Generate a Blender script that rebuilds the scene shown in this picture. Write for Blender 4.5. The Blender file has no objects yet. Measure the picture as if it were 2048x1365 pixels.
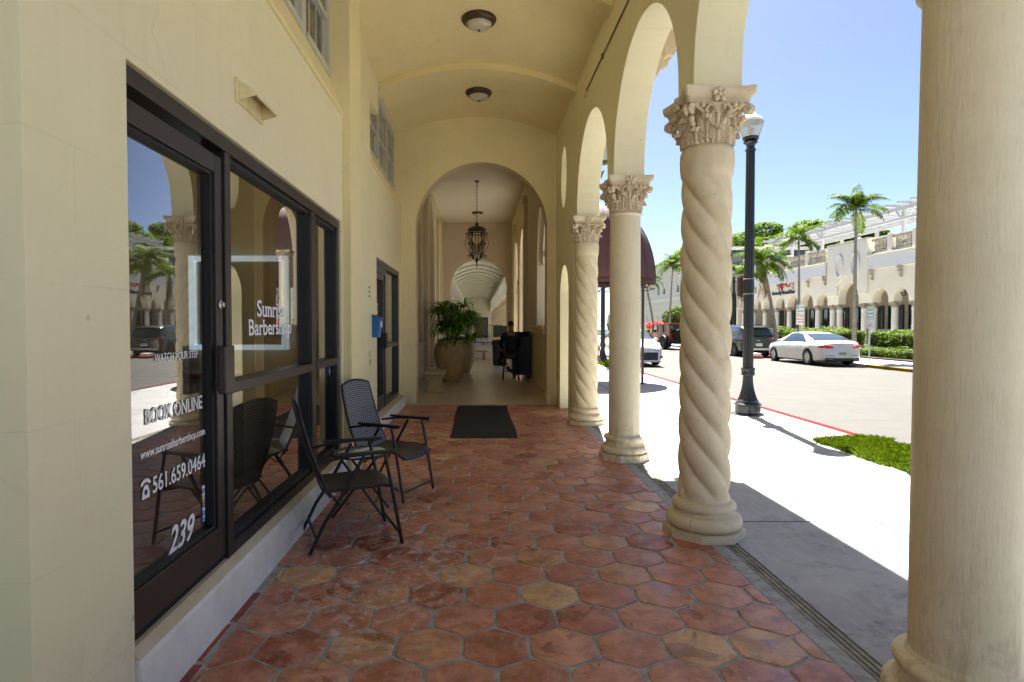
import bpy, bmesh, math, random
from mathutils import Vector, Matrix, noise
from mathutils.geometry import tessellate_polygon
R = math.radians; PI = math.pi
random.seed(7)
sc = bpy.context.scene
COL = sc.collection

# ---------------------------------------------------------------- camera, world, sun, exposure
cam_d = bpy.data.cameras.new('camera'); cam = bpy.data.objects.new('camera', cam_d); COL.objects.link(cam)
cam_d.sensor_width = 36.0; cam_d.lens = 36.0 * 1210 / 2048
cam_d.clip_start = 0.05; cam_d.clip_end = 2000
cam.location = (0, 0, 1.5); cam.rotation_euler = (R(90 - 1.51), 0, 0); cam_d.shift_x = 0.0337
sc.camera = cam

SUN_DIR = Vector((0.083, 0.638, 1.0)).normalized()
world = bpy.data.worlds.new("World"); sc.world = world; world.use_nodes = True
wn = world.node_tree; wn.nodes.clear()
wo = wn.nodes.new('ShaderNodeOutputWorld'); bg = wn.nodes.new('ShaderNodeBackground'); sky = wn.nodes.new('ShaderNodeTexSky')
sky.sky_type = 'NISHITA'; sky.sun_disc = False
sky.sun_elevation = math.asin(SUN_DIR.z); sky.sun_rotation = math.atan2(SUN_DIR.x, SUN_DIR.y)
sky.air_density = 0.42; sky.dust_density = 0.6; sky.ozone_density = 2.2
bg.inputs['Strength'].default_value = 0.05
wn.links.new(sky.outputs[0], bg.inputs[0]); wn.links.new(bg.outputs[0], wo.inputs[0])
sun_d = bpy.data.lights.new('sun', 'SUN'); sun = bpy.data.objects.new('sun', sun_d); COL.objects.link(sun)
sun_d.energy = 5.0; sun_d.angle = R(0.5); sun_d.color = (1.0, 0.965, 0.90)
sun.rotation_euler = SUN_DIR.to_track_quat('Z', 'Y').to_euler()
sun.location = (20, 40, 60)
sc.view_settings.view_transform = 'Standard'; sc.view_settings.look = 'None'
sc.view_settings.exposure = 2.5; sc.view_settings.gamma = 1.0
sc.view_settings.use_curve_mapping = False
sc.render.engine = 'CYCLES'
cy = sc.cycles
cy.max_bounces = 14; cy.diffuse_bounces = 9; cy.glossy_bounces = 5; cy.transmission_bounces = 8; cy.transparent_max_bounces = 16
cy.use_denoising = True; cy.sample_clamp_indirect = 25; cy.caustics_reflective = False; cy.caustics_refractive = False

# ---------------------------------------------------------------- object helpers
def link(o):
    COL.objects.link(o); return o
def thing(name, label, cat, loc=(0, 0, 0), rz=0, group=None):
    o = link(bpy.data.objects.new(name, None)); o.location = loc; o.rotation_euler = (0, 0, rz)
    o.empty_display_size = 0.2
    o['label'] = label; o['category'] = cat
    if group: o['group'] = group
    return o
def tag(o, label, cat, group=None):
    o['label'] = label; o['category'] = cat
    if group: o['group'] = group
    return o
def struct(o, kind='structure', label=None):
    o['kind'] = kind
    if label: o['label'] = label
    return o
def kids(o): return list(o.children)
def copy_tree(o, parent=None):
    c = o.copy(); link(c); c.parent = parent
    if parent is not None: c.matrix_parent_inverse = o.matrix_parent_inverse.copy()
    for ch in kids(o): copy_tree(ch, c)
    return c

class MB:
    def __init__(s): s.v = []; s.f = []; s.M = Matrix.Identity(4)
    def add(s, vs, fs):
        n = len(s.v)
        s.v += [tuple(s.M @ Vector(p)) for p in vs]
        s.f += [tuple(i + n for i in f) for f in fs]
        return s
    def box(s, x0, x1, y0, y1, z0, z1):
        if x0 > x1: x0, x1 = x1, x0
        if y0 > y1: y0, y1 = y1, y0
        if z0 > z1: z0, z1 = z1, z0
        return s.add([(x0,y0,z0),(x1,y0,z0),(x1,y1,z0),(x0,y1,z0),(x0,y0,z1),(x1,y0,z1),(x1,y1,z1),(x0,y1,z1)],
              [(0,3,2,1),(4,5,6,7),(0,1,5,4),(1,2,6,5),(2,3,7,6),(3,0,4,7)])
    def tube(s, pts, r, seg=8, cap=True, closed=False):
        pts = [Vector(p) for p in pts]; n = len(pts)
        rs = r if isinstance(r, (list, tuple)) else [r] * n
        vs = []; fs = []; prev = None
        for i, p in enumerate(pts):
            if closed: t = pts[(i+1) % n] - pts[i-1]
            else: t = pts[min(i+1, n-1)] - pts[max(i-1, 0)]
            if t.length < 1e-9: t = Vector((0,0,1))
            t.normalize()
            if prev is None:
                up = Vector((0,0,1)) if abs(t.z) < 0.9 else Vector((1,0,0))
                a = t.cross(up).normalized()
            else:
                a = (prev - t * prev.dot(t))
                a = a.normalized() if a.length > 1e-6 else t.orthogonal().normalized()
            prev = a; b = t.cross(a)
            for k in range(seg):
                th = 2*PI*k/seg
                vs.append(p + (a*math.cos(th) + b*math.sin(th)) * rs[i])
        m = n if closed else n-1
        for i in range(m):
            j = (i+1) % n
            for k in range(seg):
                l = (k+1) % seg
                fs.append((i*seg+k, i*seg+l, j*seg+l, j*seg+k))
        if cap and not closed:
            fs.append(tuple(range(seg))[::-1]); fs.append(tuple((n-1)*seg+k for k in range(seg)))
        return s.add(vs, fs)
    def lathe(s, prof, seg=32, c=(0,0), mod=None, z0=0):
        vs = []; fs = []; n = len(prof)
        for i, (r, z) in enumerate(prof):
            for k in range(seg):
                th = 2*PI*k/seg
                rr = mod(th, z, r) if mod else r
                vs.append((c[0]+rr*math.cos(th), c[1]+rr*math.sin(th), z+z0))
        for i in range(n-1):
            for k in range(seg):
                l = (k+1) % seg
                fs.append((i*seg+k, i*seg+l, (i+1)*seg+l, (i+1)*seg+k))
        if prof[0][0] > 1e-4: fs.append(tuple(range(seg))[::-1])
        if prof[-1][0] > 1e-4: fs.append(tuple((n-1)*seg+k for k in range(seg)))
        return s.add(vs, fs)
    def grid(s, fn, nu, nv, double=0):
        vs = [fn(i/nu, j/nv) for i in range(nu+1) for j in range(nv+1)]
        fs = [(i*(nv+1)+j, (i+1)*(nv+1)+j, (i+1)*(nv+1)+j+1, i*(nv+1)+j+1) for i in range(nu) for j in range(nv)]
        return s.add(vs, fs)
    def plate(s, polys, axis, a0, a1):
        # polys: [outer, hole, ...] in the plane across axis; extruded from a0 to a1
        def P(q, a):
            return (a, q[0], q[1]) if axis == 'x' else ((q[0], a, q[1]) if axis == 'y' else (q[0], q[1], a))
        flat = [q for pl in polys for q in pl]; n = len(flat)
        tris = tessellate_polygon([[Vector((q[0], q[1], 0)) for q in pl] for pl in polys])
        vs = [P(q, a0) for q in flat] + [P(q, a1) for q in flat]
        fs = [tuple(t) for t in tris] + [tuple(i+n for i in t[::-1]) for t in tris]
        o = 0
        for pl in polys:
            m = len(pl)
            for i in range(m):
                j = (i+1) % m
                fs.append((o+i, o+j, o+j+n, o+i+n))
            o += m
        return s.add(vs, fs)
    def ball(s, c, r, seg=14, rings=9, sq=(1,1,1)):
        vs = []; fs = []
        for i in range(rings+1):
            ph = PI*i/rings
            for k in range(seg):
                th = 2*PI*k/seg
                vs.append((c[0]+r*sq[0]*math.sin(ph)*math.cos(th), c[1]+r*sq[1]*math.sin(ph)*math.sin(th), c[2]+r*sq[2]*math.cos(ph)))
        for i in range(rings):
            for k in range(seg):
                l = (k+1) % seg
                fs.append((i*seg+k, (i+1)*seg+k, (i+1)*seg+l, i*seg+l))
        return s.add(vs, fs)
    def build(s, name, mat, parent=None, smooth=None, loc=(0,0,0), rot=(0,0,0), bevel=None, label=None, fix=True):
        me = bpy.data.meshes.new(name); me.from_pydata(s.v, [], s.f); me.update()
        if fix:
            bm = bmesh.new(); bm.from_mesh(me)
            bmesh.ops.remove_doubles(bm, verts=bm.verts, dist=1e-5)
            bmesh.ops.recalc_face_normals(bm, faces=bm.faces)
            bm.to_mesh(me); bm.free()
        if smooth is not None:
            me.shade_smooth()
            if smooth > 0: me.set_sharp_from_angle(angle=R(smooth))
        if mat: me.materials.append(mat)
        o = link(bpy.data.objects.new(name, me)); o.location = loc; o.rotation_euler = rot
        if parent: o.parent = parent
        if bevel:
            b = o.modifiers.new('bevel', 'BEVEL'); b.width = bevel; b.segments = 2; b.limit_method = 'ANGLE'; b.angle_limit = R(40)
            b.harden_normals = False
        if label: o['label'] = label
        return o

def arc(cx, cz, r, a0, a1, n, ry=None):
    ry = r if ry is None else ry
    return [(cx + r*math.cos(R(a0+(a1-a0)*i/n)), cz + ry*math.sin(R(a0+(a1-a0)*i/n))) for i in range(n+1)]

# ---------------------------------------------------------------- materials
MATS = {}
class NT:
    def __init__(s, name):
        m = bpy.data.materials.new(name); m.use_nodes = True; s.m = m; s.t = m.node_tree
        s.b = s.t.nodes['Principled BSDF']; s.out = s.t.nodes['Material Output']; MATS[name] = m
    def n(s, typ, **kw):
        x = s.t.nodes.new(typ)
        for k, v in kw.items(): setattr(x, k, v)
        return x
    def l(s, a, b): s.t.links.new(a, b)
    def inp(s, key, v): s.b.inputs[key].default_value = v
    def pos(s, kind='Object'):
        return s.n('ShaderNodeTexCoord').outputs[kind]
    def noise(s, scale, detail=4, rough=0.55, vec=None, dist=0):
        x = s.n('ShaderNodeTexNoise'); x.inputs['Scale'].default_value = scale; x.inputs['Detail'].default_value = detail
        x.inputs['Roughness'].default_value = rough; x.inputs['Distortion'].default_value = dist
        if vec is None: vec = s.pos()
        s.l(vec, x.inputs['Vector']); return x.outputs['Fac']
    def ramp(s, fac, stops):
        x = s.n('ShaderNodeValToRGB'); e = x.color_ramp.elements
        while len(e) < len(stops): e.new(0.5)
        for k, (p, c) in enumerate(stops):
            e[k].position = p; e[k].color = (c if len(c) == 4 else (*c, 1)) if not isinstance(c, (int, float)) else (c, c, c, 1)
        s.l(fac, x.inputs[0]); return x.outputs[0]
    def mix(s, fac, a, b, mode='MIX'):
        x = s.n('ShaderNodeMix', data_type='RGBA', blend_type=mode)
        for sock, v in ((x.inputs[0], fac), (x.inputs[6], a), (x.inputs[7], b)):
            if isinstance(v, (int, float)): sock.default_value = v
            elif isinstance(v, tuple): sock.default_value = (*v, 1) if len(v) == 3 else v
            else: s.l(v, sock)
        return x.outputs[2]
    def math(s, op, a, b=None, c=None):
        x = s.n('ShaderNodeMath', operation=op)
        for i, v in enumerate((a, b, c)):
            if v is None: continue
            if isinstance(v, (int, float)): x.inputs[i].default_value = v
            else: s.l(v, x.inputs[i])
        return x.outputs[0]
    def bump(s, h, strength=0.3, dist=0.01, prev=None):
        x = s.n('ShaderNodeBump'); x.inputs['Strength'].default_value = strength; x.inputs['Distance'].default_value = dist
        s.l(h, x.inputs['Height'])
        if prev is not None: s.l(prev, x.inputs['Normal'])
        s.l(x.outputs[0], s.b.inputs['Normal']); return x.outputs[0]

def simple(name, col, rough=0.5, metal=0.0, spec=None, var=0.0, vscale=6, bump=0.0, bscale=60, coat=0.0, bdist=0.003):
    t = NT(name); t.inp('Base Color', (*col, 1)); t.inp('Roughness', rough); t.inp('Metallic', metal)
    if spec is not None: t.inp('Specular IOR Level', spec)
    if coat: t.inp('Coat Weight', coat); t.inp('Coat Roughness', 0.04)
    if var:
        f = t.noise(vscale, 5)
        c0 = tuple(max(0, c*(1-var)) for c in col); c1 = tuple(min(1, c*(1+var)) for c in col)
        t.l(t.ramp(f, [(0.3, c0), (0.7, c1)]), t.b.inputs['Base Color'])
    if bump: t.bump(t.noise(bscale, 4), bump, bdist)
    return t.m

def plaster(name, col, axis, joints=True, bw=0.86, bh=0.44, off=(0,0), stain=True, bs=0.45):
    """painted stucco scored into large blocks; axis 'x' for faces across x (uses y,z), 'y' for faces across y (uses x,z)"""
    t = NT(name); p = t.pos()
    n1 = t.noise(1.1, 6, 0.7); n2 = t.math('ADD', t.noise(34, 5, 0.7), t.math('MULTIPLY', t.noise(5.5, 5, 0.6, dist=0.4), 1.6))
    c = t.ramp(n1, [(0.25, tuple(k*0.93 for k in col)), (0.75, tuple(min(1, k*1.04) for k in col))])
    if stain:
        st = t.ramp(t.noise(2.3, 6, 0.75, dist=0.6), [(0.60, 0.0), (0.78, 1.0)])
        c = t.mix(t.math('MULTIPLY', st, 0.28), c, tuple(k*0.62 for k in col))
    t.inp('Roughness', 0.55)
    mpv = t.n('ShaderNodeMapping'); mpv.inputs['Scale'].default_value = (5, 5, 0.35); t.l(p, mpv.inputs[0])
    run = t.ramp(t.noise(2.0, 5, 0.7, vec=mpv.outputs[0], dist=0.3), [(0.56, 0.0), (0.74, 1.0)])
    c = t.mix(t.math('MULTIPLY', run, 0.16 if stain else 0.0), c, tuple(k*0.55 for k in col))
    sc_ = t.n('ShaderNodeTexVoronoi'); sc_.inputs['Scale'].default_value = 2.6; t.l(p, sc_.inputs['Vector'])
    c = t.mix(t.ramp(sc_.outputs['Distance'], [(0.025, 0.45), (0.045, 0.0)]), c, tuple(k*0.4 for k in col))
    sz_ = t.n('ShaderNodeSeparateXYZ'); t.l(p, sz_.inputs[0])
    foot = t.math('MULTIPLY', t.ramp(sz_.outputs['Z'], [(0.05, 1.0), (0.55, 0.0)]), t.ramp(t.noise(4, 7, 0.75, dist=0.7), [(0.45, 0.0), (0.62, 1.0)]))
    c = t.mix(t.math('MULTIPLY', foot, 0.40), c, tuple(k*0.45 for k in col))
    crk = t.n('ShaderNodeTexVoronoi', feature='DISTANCE_TO_EDGE'); crk.inputs['Scale'].default_value = 0.55
    wv = t.n('ShaderNodeVectorMath', operation='ADD'); nz_ = t.n('ShaderNodeTexNoise'); nz_.inputs['Scale'].default_value = 3.0; nz_.inputs['Detail'].default_value = 6; t.l(p, nz_.inputs['Vector'])
    scv = t.n('ShaderNodeVectorMath', operation='SCALE'); scv.inputs['Scale'].default_value = 0.35; t.l(nz_.outputs['Color'], scv.inputs[0]); t.l(p, wv.inputs[0]); t.l(scv.outputs[0], wv.inputs[1]); t.l(wv.outputs[0], crk.inputs['Vector'])
    ck = t.math('MULTIPLY', t.ramp(crk.outputs['Distance'], [(0.0015, 1.0), (0.004, 0.0)]), t.ramp(t.noise(0.9, 3), [(0.50, 0.0), (0.58, 1.0)]))
    c = t.mix(t.math('MULTIPLY', ck, 0.15), c, tuple(k*0.35 for k in col))
    h = t.math('MULTIPLY', n2, 0.35)
    if joints:
        sp = t.n('ShaderNodeSeparateXYZ'); t.l(p, sp.inputs[0])
        cb = t.n('ShaderNodeCombineXYZ')
        src = sp.outputs['Y'] if axis == 'x' else sp.outputs['X']
        wob = t.math('MULTIPLY', t.math('SUBTRACT', t.noise(3.0, 2), 0.5), 0.012)
        t.l(t.math('ADD', src, off[0]), cb.inputs[0]); t.l(t.math('ADD', t.math('ADD', sp.outputs['Z'], off[1]), wob), cb.inputs[1])
        br = t.n('ShaderNodeTexBrick'); br.inputs['Scale'].default_value = 1.0
        br.inputs['Mortar Size'].default_value = 0.0035; br.inputs['Mortar Smooth'].default_value = 0.3
        br.inputs['Brick Width'].default_value = bw; br.inputs['Row Height'].default_value = bh
        t.l(cb.outputs[0], br.inputs['Vector'])
        jf = br.outputs['Fac']
        wear = t.ramp(t.noise(1.7, 3), [(0.38, 0.15), (0.6, 1.0)])
        jf = t.math('MULTIPLY', jf, wear)
        c = t.mix(t.math('MULTIPLY', jf, 0.10), c, tuple(k*0.5 for k in col))
        h = t.math('SUBTRACT', h, t.math('MULTIPLY', jf, 0.9))
    t.l(c, t.b.inputs['Base Color'])
    t.bump(h, bs, 0.004)
    return t.m

CREAM = (0.80, 0.70, 0.40)
CREAM2 = (0.70, 0.60, 0.42)
M_wx = plaster('plaster_blocks_side', (0.80, 0.73, 0.475), 'x', off=(0.2, 0.13))
M_wy = plaster('plaster_blocks_end', CREAM, 'y', off=(0.3, 0.13))
M_ceil = plaster('plaster_ceiling', (0.79, 0.675, 0.36), 'y', joints=False)
M_plain = plaster('plaster_plain', CREAM, 'y', joints=False)
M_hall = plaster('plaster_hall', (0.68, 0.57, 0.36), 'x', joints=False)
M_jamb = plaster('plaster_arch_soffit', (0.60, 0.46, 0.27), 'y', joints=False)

def cast_stone():
    t = NT('cast_stone'); col = (0.66, 0.545, 0.36)
    n1 = t.noise(5, 6, 0.65); n2 = t.noise(70, 5, 0.75)
    c = t.ramp(n1, [(0.3, (0.64, 0.52, 0.32)), (0.7, (0.75, 0.645, 0.44))])
    sp = t.ramp(t.noise(9, 5, 0.8, dist=0.8), [(0.60, 0.0), (0.70, 1.0)])
    c = t.mix(t.math('MULTIPLY', sp, 0.5), c, (0.26, 0.165, 0.07))
    pt = t.n('ShaderNodeAmbientOcclusion') if False else None
    t.l(c, t.b.inputs['Base Color']); t.inp('Roughness', 0.7)
    h = t.math('ADD', t.math('MULTIPLY', n2, 0.5), t.math('MULTIPLY', t.noise(22, 4), 0.8))
    t.bump(h, 0.5, 0.006)
    return t.m
M_stone = cast_stone()
def capital_stone():
    t = NT('capital_stone')
    g = t.n('ShaderNodeNewGeometry')
    c = t.ramp(t.noise(7, 6, 0.65), [(0.3, (0.58, 0.465, 0.29)), (0.7, (0.72, 0.61, 0.43))])
    # darker brown in the carved hollows, by pointiness
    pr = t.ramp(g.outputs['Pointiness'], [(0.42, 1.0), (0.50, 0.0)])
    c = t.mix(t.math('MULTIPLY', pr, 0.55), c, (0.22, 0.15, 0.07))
    t.l(c, t.b.inputs['Base Color']); t.inp('Roughness', 0.75)
    t.bump(t.math('ADD', t.noise(60, 5, 0.75), t.noise(18, 4)), 0.5, 0.006)
    return t.m
M_cap = capital_stone()

def tile_mat():
    t = NT('terracotta_tile')
    g = t.n('ShaderNodeNewGeometry'); rnd = g.outputs['Random Per Island']
    p = t.pos()
    r2 = t.math('FRACT', t.math('MULTIPLY', rnd, 17.31)); r3 = t.math('FRACT', t.math('MULTIPLY', rnd, 53.7))
    base = t.ramp(rnd, [(0.0, (0.44, 0.125, 0.062)), (0.2, (0.62, 0.25, 0.145)), (0.4, (0.68, 0.33, 0.205)), (0.55, (0.38, 0.09, 0.045)), (0.70, (0.60, 0.215, 0.115)), (0.84, (0.66, 0.29, 0.175)), (0.92, (0.74, 0.46, 0.20)), (1.0, (0.50, 0.17, 0.09))])
    base.node.color_ramp.interpolation = 'CONSTANT' if False else 'LINEAR'
    cb = t.n('ShaderNodeVectorMath', operation='ADD')
    off = t.n('ShaderNodeCombineXYZ'); t.l(t.math('MULTIPLY', rnd, 40), off.inputs[0]); t.l(t.math('MULTIPLY', r2, 40), off.inputs[1])
    t.l(p, cb.inputs[0]); t.l(off.outputs[0], cb.inputs[1])
    v = cb.outputs[0]
    mott = t.noise(7, 6, 0.7, vec=v, dist=0.5)
    c = t.mix(t.ramp(mott, [(0.38, 0.0), (0.60, 0.9)]), base, t.mix(1.0, base, (0.55, 0.5, 0.5), 'MULTIPLY'))
    light = t.ramp(t.noise(6.5, 7, 0.7, vec=v, dist=.6), [(0.48, 0.0), (0.62, 0.6)])
    c = t.mix(light, c, (0.56, 0.30, 0.21))
    # white salt bloom, mainly by the shopfront
    sp = t.n('ShaderNodeSeparateXYZ'); t.l(p, sp.inputs[0])
    near = t.ramp(t.math('ADD', t.math('ABSOLUTE', t.math('ADD', sp.outputs['X'], 0.60)), t.math('MULTIPLY', t.math('ABSOLUTE', t.math('SUBTRACT', sp.outputs['Y'], 3.8)), 0.5)), [(0.45, 1.0), (1.1, 0.15)])
    bl = t.math('MULTIPLY', t.ramp(t.noise(11, 7, 0.72, vec=v, dist=0.7), [(0.50, 0.0), (0.62, 1.0)]), near)
    c = t.mix(t.math('MULTIPLY', bl, 0.72), c, (0.70, 0.60, 0.57))
    # wet patches
    wet = t.ramp(t.noise(5.0, 5, 0.62, vec=v, dist=0.9), [(0.55, 0.0), (0.575, 1.0)])
    wetm = t.math('MULTIPLY', wet, t.ramp(r3, [(0.35, 0.1), (0.7, 1.0)]))
    c = t.mix(t.math('MULTIPLY', wetm, 0.72), c, t.mix(1.0, c, (0.55, 0.42, 0.38), 'MULTIPLY'))
    t.l(c, t.b.inputs['Base Color'])
    t.l(t.math('SUBTRACT', t.math('ADD', 0.34, t.math('MULTIPLY', mott, 0.22)), t.math('MULTIPLY', wetm, 0.18)), t.b.inputs['Roughness'])
    t.inp('Specular IOR Level', 0.45)
    t.bump(t.math('ADD', t.noise(26, 5, 0.65, vec=v), t.math('MULTIPLY', t.noise(5, 2, vec=v), 1.2)), 0.22, 0.006)
    return t.m
M_tile = tile_mat()
def grout_mat():
    t = NT('grout'); c = t.ramp(t.noise(14, 6, 0.7), [(0.32, (0.22, 0.22, 0.205)), (0.66, (0.46, 0.46, 0.435))])
    t.l(c, t.b.inputs['Base Color']); t.inp('Roughness', 0.85); t.bump(t.noise(90, 4), 0.5, 0.004); return t.m
M_grout = grout_mat()

def concrete():
    t = NT('pavement_concrete'); p = t.pos()
    sp = t.n('ShaderNodeSeparateXYZ'); t.l(p, sp.inputs[0]); X = sp.outputs['X']; Y = sp.outputs['Y']
    c = t.ramp(t.noise(1.3, 8, 0.7, dist=0.3), [(0.36, (0.34, 0.335, 0.325)), (0.62, (0.44, 0.435, 0.425))])
    dark = t.ramp(t.noise(1.6, 8, 0.75, dist=1.2), [(0.53, 0.0), (0.66, 1.0)])
    c = t.mix(t.math('MULTIPLY', dark, 0.62), c, (0.15, 0.142, 0.125))
    mps = t.n('ShaderNodeMapping'); mps.inputs['Scale'].default_value = (6.0, 1.3, 1); mps.inputs['Rotation'].default_value = (0, 0, 0.5); t.l(p, mps.inputs[0])
    c = t.mix(t.ramp(t.noise(2.0, 7, 0.75, vec=mps.outputs[0], dist=0.8), [(0.50, 0.0), (0.70, 0.45)]), c, (0.52, 0.53, 0.53))
    # small spots of dirt
    vo = t.n('ShaderNodeTexVoronoi'); vo.inputs['Scale'].default_value = 2.2; t.l(p, vo.inputs['Vector'])
    sd = t.ramp(vo.outputs['Distance'], [(0.04, 1.0), (0.06, 0.0)])
    c = t.mix(t.math('MULTIPLY', sd, 0.85), c, (0.06, 0.055, 0.05))
    wob = t.math('MULTIPLY', t.math('SUBTRACT', t.noise(2.5, 4), 0.5), 0.012)
    def ln(val, w): return t.math('LESS_THAN', t.math('ABSOLUTE', t.math('ADD', val, wob)), w)
    j1 = ln(t.math('SUBTRACT', X, 3.06), 0.0125)
    ym = t.math('SUBTRACT', t.math('MODULO', t.math('ADD', Y, 61 - 4.58 + 1.525), 3.05), 1.525)
    j2 = ln(ym, 0.010)
    j = t.math('MAXIMUM', j1, j2)
    c = t.mix(t.math('MULTIPLY', j, 0.95), c, (0.012, 0.011, 0.010))
    t.l(c, t.b.inputs['Base Color']); t.inp('Roughness', 0.8)
    t.bump(t.math('SUBTRACT', t.noise(60, 6, 0.7), t.math('MULTIPLY', j, 2.0)), 0.3, 0.004)
    return t.m
M_conc = concrete()
def asphalt():
    t = NT('road_surface')
    c = t.ramp(t.noise(0.9, 8, 0.7, dist=0.4), [(0.3, (0.043, 0.039, 0.032)), (0.7, (0.064, 0.059, 0.049))])
    mp = t.n('ShaderNodeMapping'); mp.inputs['Scale'].default_value = (0.35, 1.6, 1); t.l(t.pos(), mp.inputs[0])
    st = t.ramp(t.noise(1.6, 8, 0.78, vec=mp.outputs[0], dist=1.0), [(0.53, 0.0), (0.70, 1.0)])
    c = t.mix(t.math('MULTIPLY', st, 0.75), c, (0.016, 0.015, 0.013))
    g = t.noise(120, 4, 0.8)
    c = t.mix(t.ramp(g, [(0.35, 0.35), (0.6, 0.0)]), c, (0.05, 0.047, 0.042))
    t.l(c, t.b.inputs['Base Color']); t.inp('Roughness', 0.85); t.bump(g, 0.5, 0.006); return t.m
M_road = asphalt()
M_red = simple('red_kerb_paint', (0.10, 0.006, 0.005), 0.9, spec=.1, var=0.2, vscale=4)
M_yel = simple('yellow_kerb_paint', (0.24, 0.14, 0.006), 0.9, spec=.1, var=0.1)
M_kerb = simple('kerb_concrete', (0.45, 0.43, 0.39), 0.8, var=0.15)
M_halltile = None
def halltile():
    t = NT('beige_hall_tile'); p = t.pos()
    br = t.n('ShaderNodeTexBrick'); br.offset = 0.0; br.inputs['Scale'].default_value = 1.0
    br.inputs['Mortar Size'].default_value = 0.004; br.inputs['Brick Width'].default_value = 0.4; br.inputs['Row Height'].default_value = 0.4
    t.l(p, br.inputs['Vector'])
    br.inputs['Color1'].default_value = (0.55, 0.475, 0.34, 1); br.inputs['Color2'].default_value = (0.60, 0.52, 0.385, 1); br.inputs['Mortar'].default_value = (0.40, 0.34, 0.24, 1)
    c = t.mix(t.ramp(t.noise(2, 6, 0.7, dist=0.8), [(0.58, 0.0), (0.75, 0.5)]), br.outputs['Color'], (0.36, 0.29, 0.18))
    t.l(c, t.b.inputs['Base Color']); t.inp('Roughness', 0.28); t.inp('Specular IOR Level', 0.5); return t.m
M_halltile = halltile()
M_frame = simple('bronze_aluminium', (0.062, 0.050, 0.044), 0.38, 0.65, var=0.1)
M_black = simple('black_rubber', (0.014, 0.013, 0.013), 0.6)
M_gap = simple('dark_gap', (0.01, 0.009, 0.009), 0.9)
M_white = simple('white_paint', (0.78, 0.78, 0.76), 0.5, var=0.04)
M_letter = simple('white_vinyl', (0.85, 0.85, 0.84), 0.6)
M_curb = simple('white_stucco_curb', (0.78, 0.74, 0.65), 0.75, var=0.10, vscale=5, bump=0.5, bscale=25, bdist=0.006)
def ledge_mat():
    t = NT('dirty_ledge'); c = t.ramp(t.noise(6, 7, 0.75, dist=0.5), [(0.35, (0.50, 0.42, 0.26)), (0.62, (0.60, 0.53, 0.37)), (0.75, (0.30, 0.24, 0.14))])
    t.l(c, t.b.inputs['Base Color']); t.inp('Roughness', 0.7); t.bump(t.noise(30, 5), 0.3, 0.004); return t.m
M_ledge = ledge_mat()
M_iron = simple('wrought_iron', (0.035, 0.024, 0.017), 0.5, 0.4)
M_lampgreen = simple('dark_lamp_post_paint', (0.018, 0.021, 0.024), 0.32, 0.3, coat=0.25)
M_bronze = simple('dark_bronze', (0.07, 0.045, 0.03), 0.45, 0.5)

def glass_mat(name, tint=(0.80, 0.82, 0.80), ior=1.5, rough=0.0, boost=1.0):
    t = NT(name); t.t.nodes.remove(t.b)
    tr = t.n('ShaderNodeBsdfTransparent'); tr.inputs[0].default_value = (*tint, 1)
    gl = t.n('ShaderNodeBsdfGlossy'); gl.inputs['Roughness'].default_value = rough; gl.inputs[0].default_value = (1, 1, 1, 1)
    lw = t.n('ShaderNodeLayerWeight'); lw.inputs[0].default_value = 0.5
    mx = t.n('ShaderNodeMixShader')
    f = t.math('ADD', 0.04, t.math('MULTIPLY', 0.96, t.math('POWER', lw.outputs['Facing'], 5.0)))
    if boost != 1.0:
        f = t.math('MINIMUM', t.math('MULTIPLY', f, boost), 0.62)
    t.l(f, mx.inputs[0]); t.l(tr.outputs[0], mx.inputs[1]); t.l(gl.outputs[0], mx.inputs[2]); t.l(mx.outputs[0], t.out.inputs[0])
    return t.m
M_glass = glass_mat('tinted_shop_glass', (0.78, 0.76, 0.72), 1.5, boost=3.2)
M_glass2 = glass_mat('window_glass', (0.6, 0.62, 0.6), 1.55, boost=1.3)
M_carglass = simple('car_glass', (0.02, 0.035, 0.04), 0.03, 0.0, spec=1.0, coat=1.0)
def emis(name, col, st):
    t = NT(name); t.inp('Emission Color', (*col, 1)); t.inp('Emission Strength', st); t.inp('Base Color', (*col, 1)); return t.m
M_led = emis('led_frame', (0.66, 0.86, 1.0), 0.13)
M_tube = emis('fluorescent', (1.0, 0.93, 0.78), 1.2)
def frosted(name, col):
    t = NT(name); t.inp('Base Color', (*col, 1)); t.inp('Roughness', 0.35); t.inp('Subsurface Weight', 0.0); t.inp('Transmission Weight', 0.25)
    t.l(t.ramp(t.noise(9, 3), [(0.3, tuple(c*0.85 for c in col)), (0.7, col)]), t.b.inputs['Base Color']); return t.m
M_frost = frosted('alabaster_glass', (0.72, 0.66, 0.50))
M_awn = simple('maroon_awning_canvas', (0.105, 0.045, 0.043), 0.75, var=0.12, vscale=3, bump=0.1, bscale=300)

def foliage(name, dark, light, tr=0.35):
    t = NT(name)
    g = t.n('ShaderNodeNewGeometry')
    c = t.ramp(g.outputs['Random Per Island'], [(0.0, dark), (0.75, light), (1.0, tuple(min(1, k*1.25) for k in light))])
    t.l(c, t.b.inputs['Base Color']); t.inp('Roughness', 0.6); t.inp('Specular IOR Level', 0.12)
    tl = t.n('ShaderNodeBsdfTranslucent'); t.l(t.mix(1.0, c, (1.0, 1.0, 0.5), 'MULTIPLY'), tl.inputs[0])
    mx = t.n('ShaderNodeMixShader'); mx.inputs[0].default_value = tr
    t.l(t.b.outputs[0], mx.inputs[1]); t.l(tl.outputs[0], mx.inputs[2]); t.l(mx.outputs[0], t.out.inputs[0]); return t.m
M_palm = foliage('palm_leaf', (0.035, 0.08, 0.008), (0.13, 0.20, 0.016), 0.30)
M_palmdead = foliage('dead_frond', (0.16, 0.09, 0.04), (0.30, 0.19, 0.09), 0.2)
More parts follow.
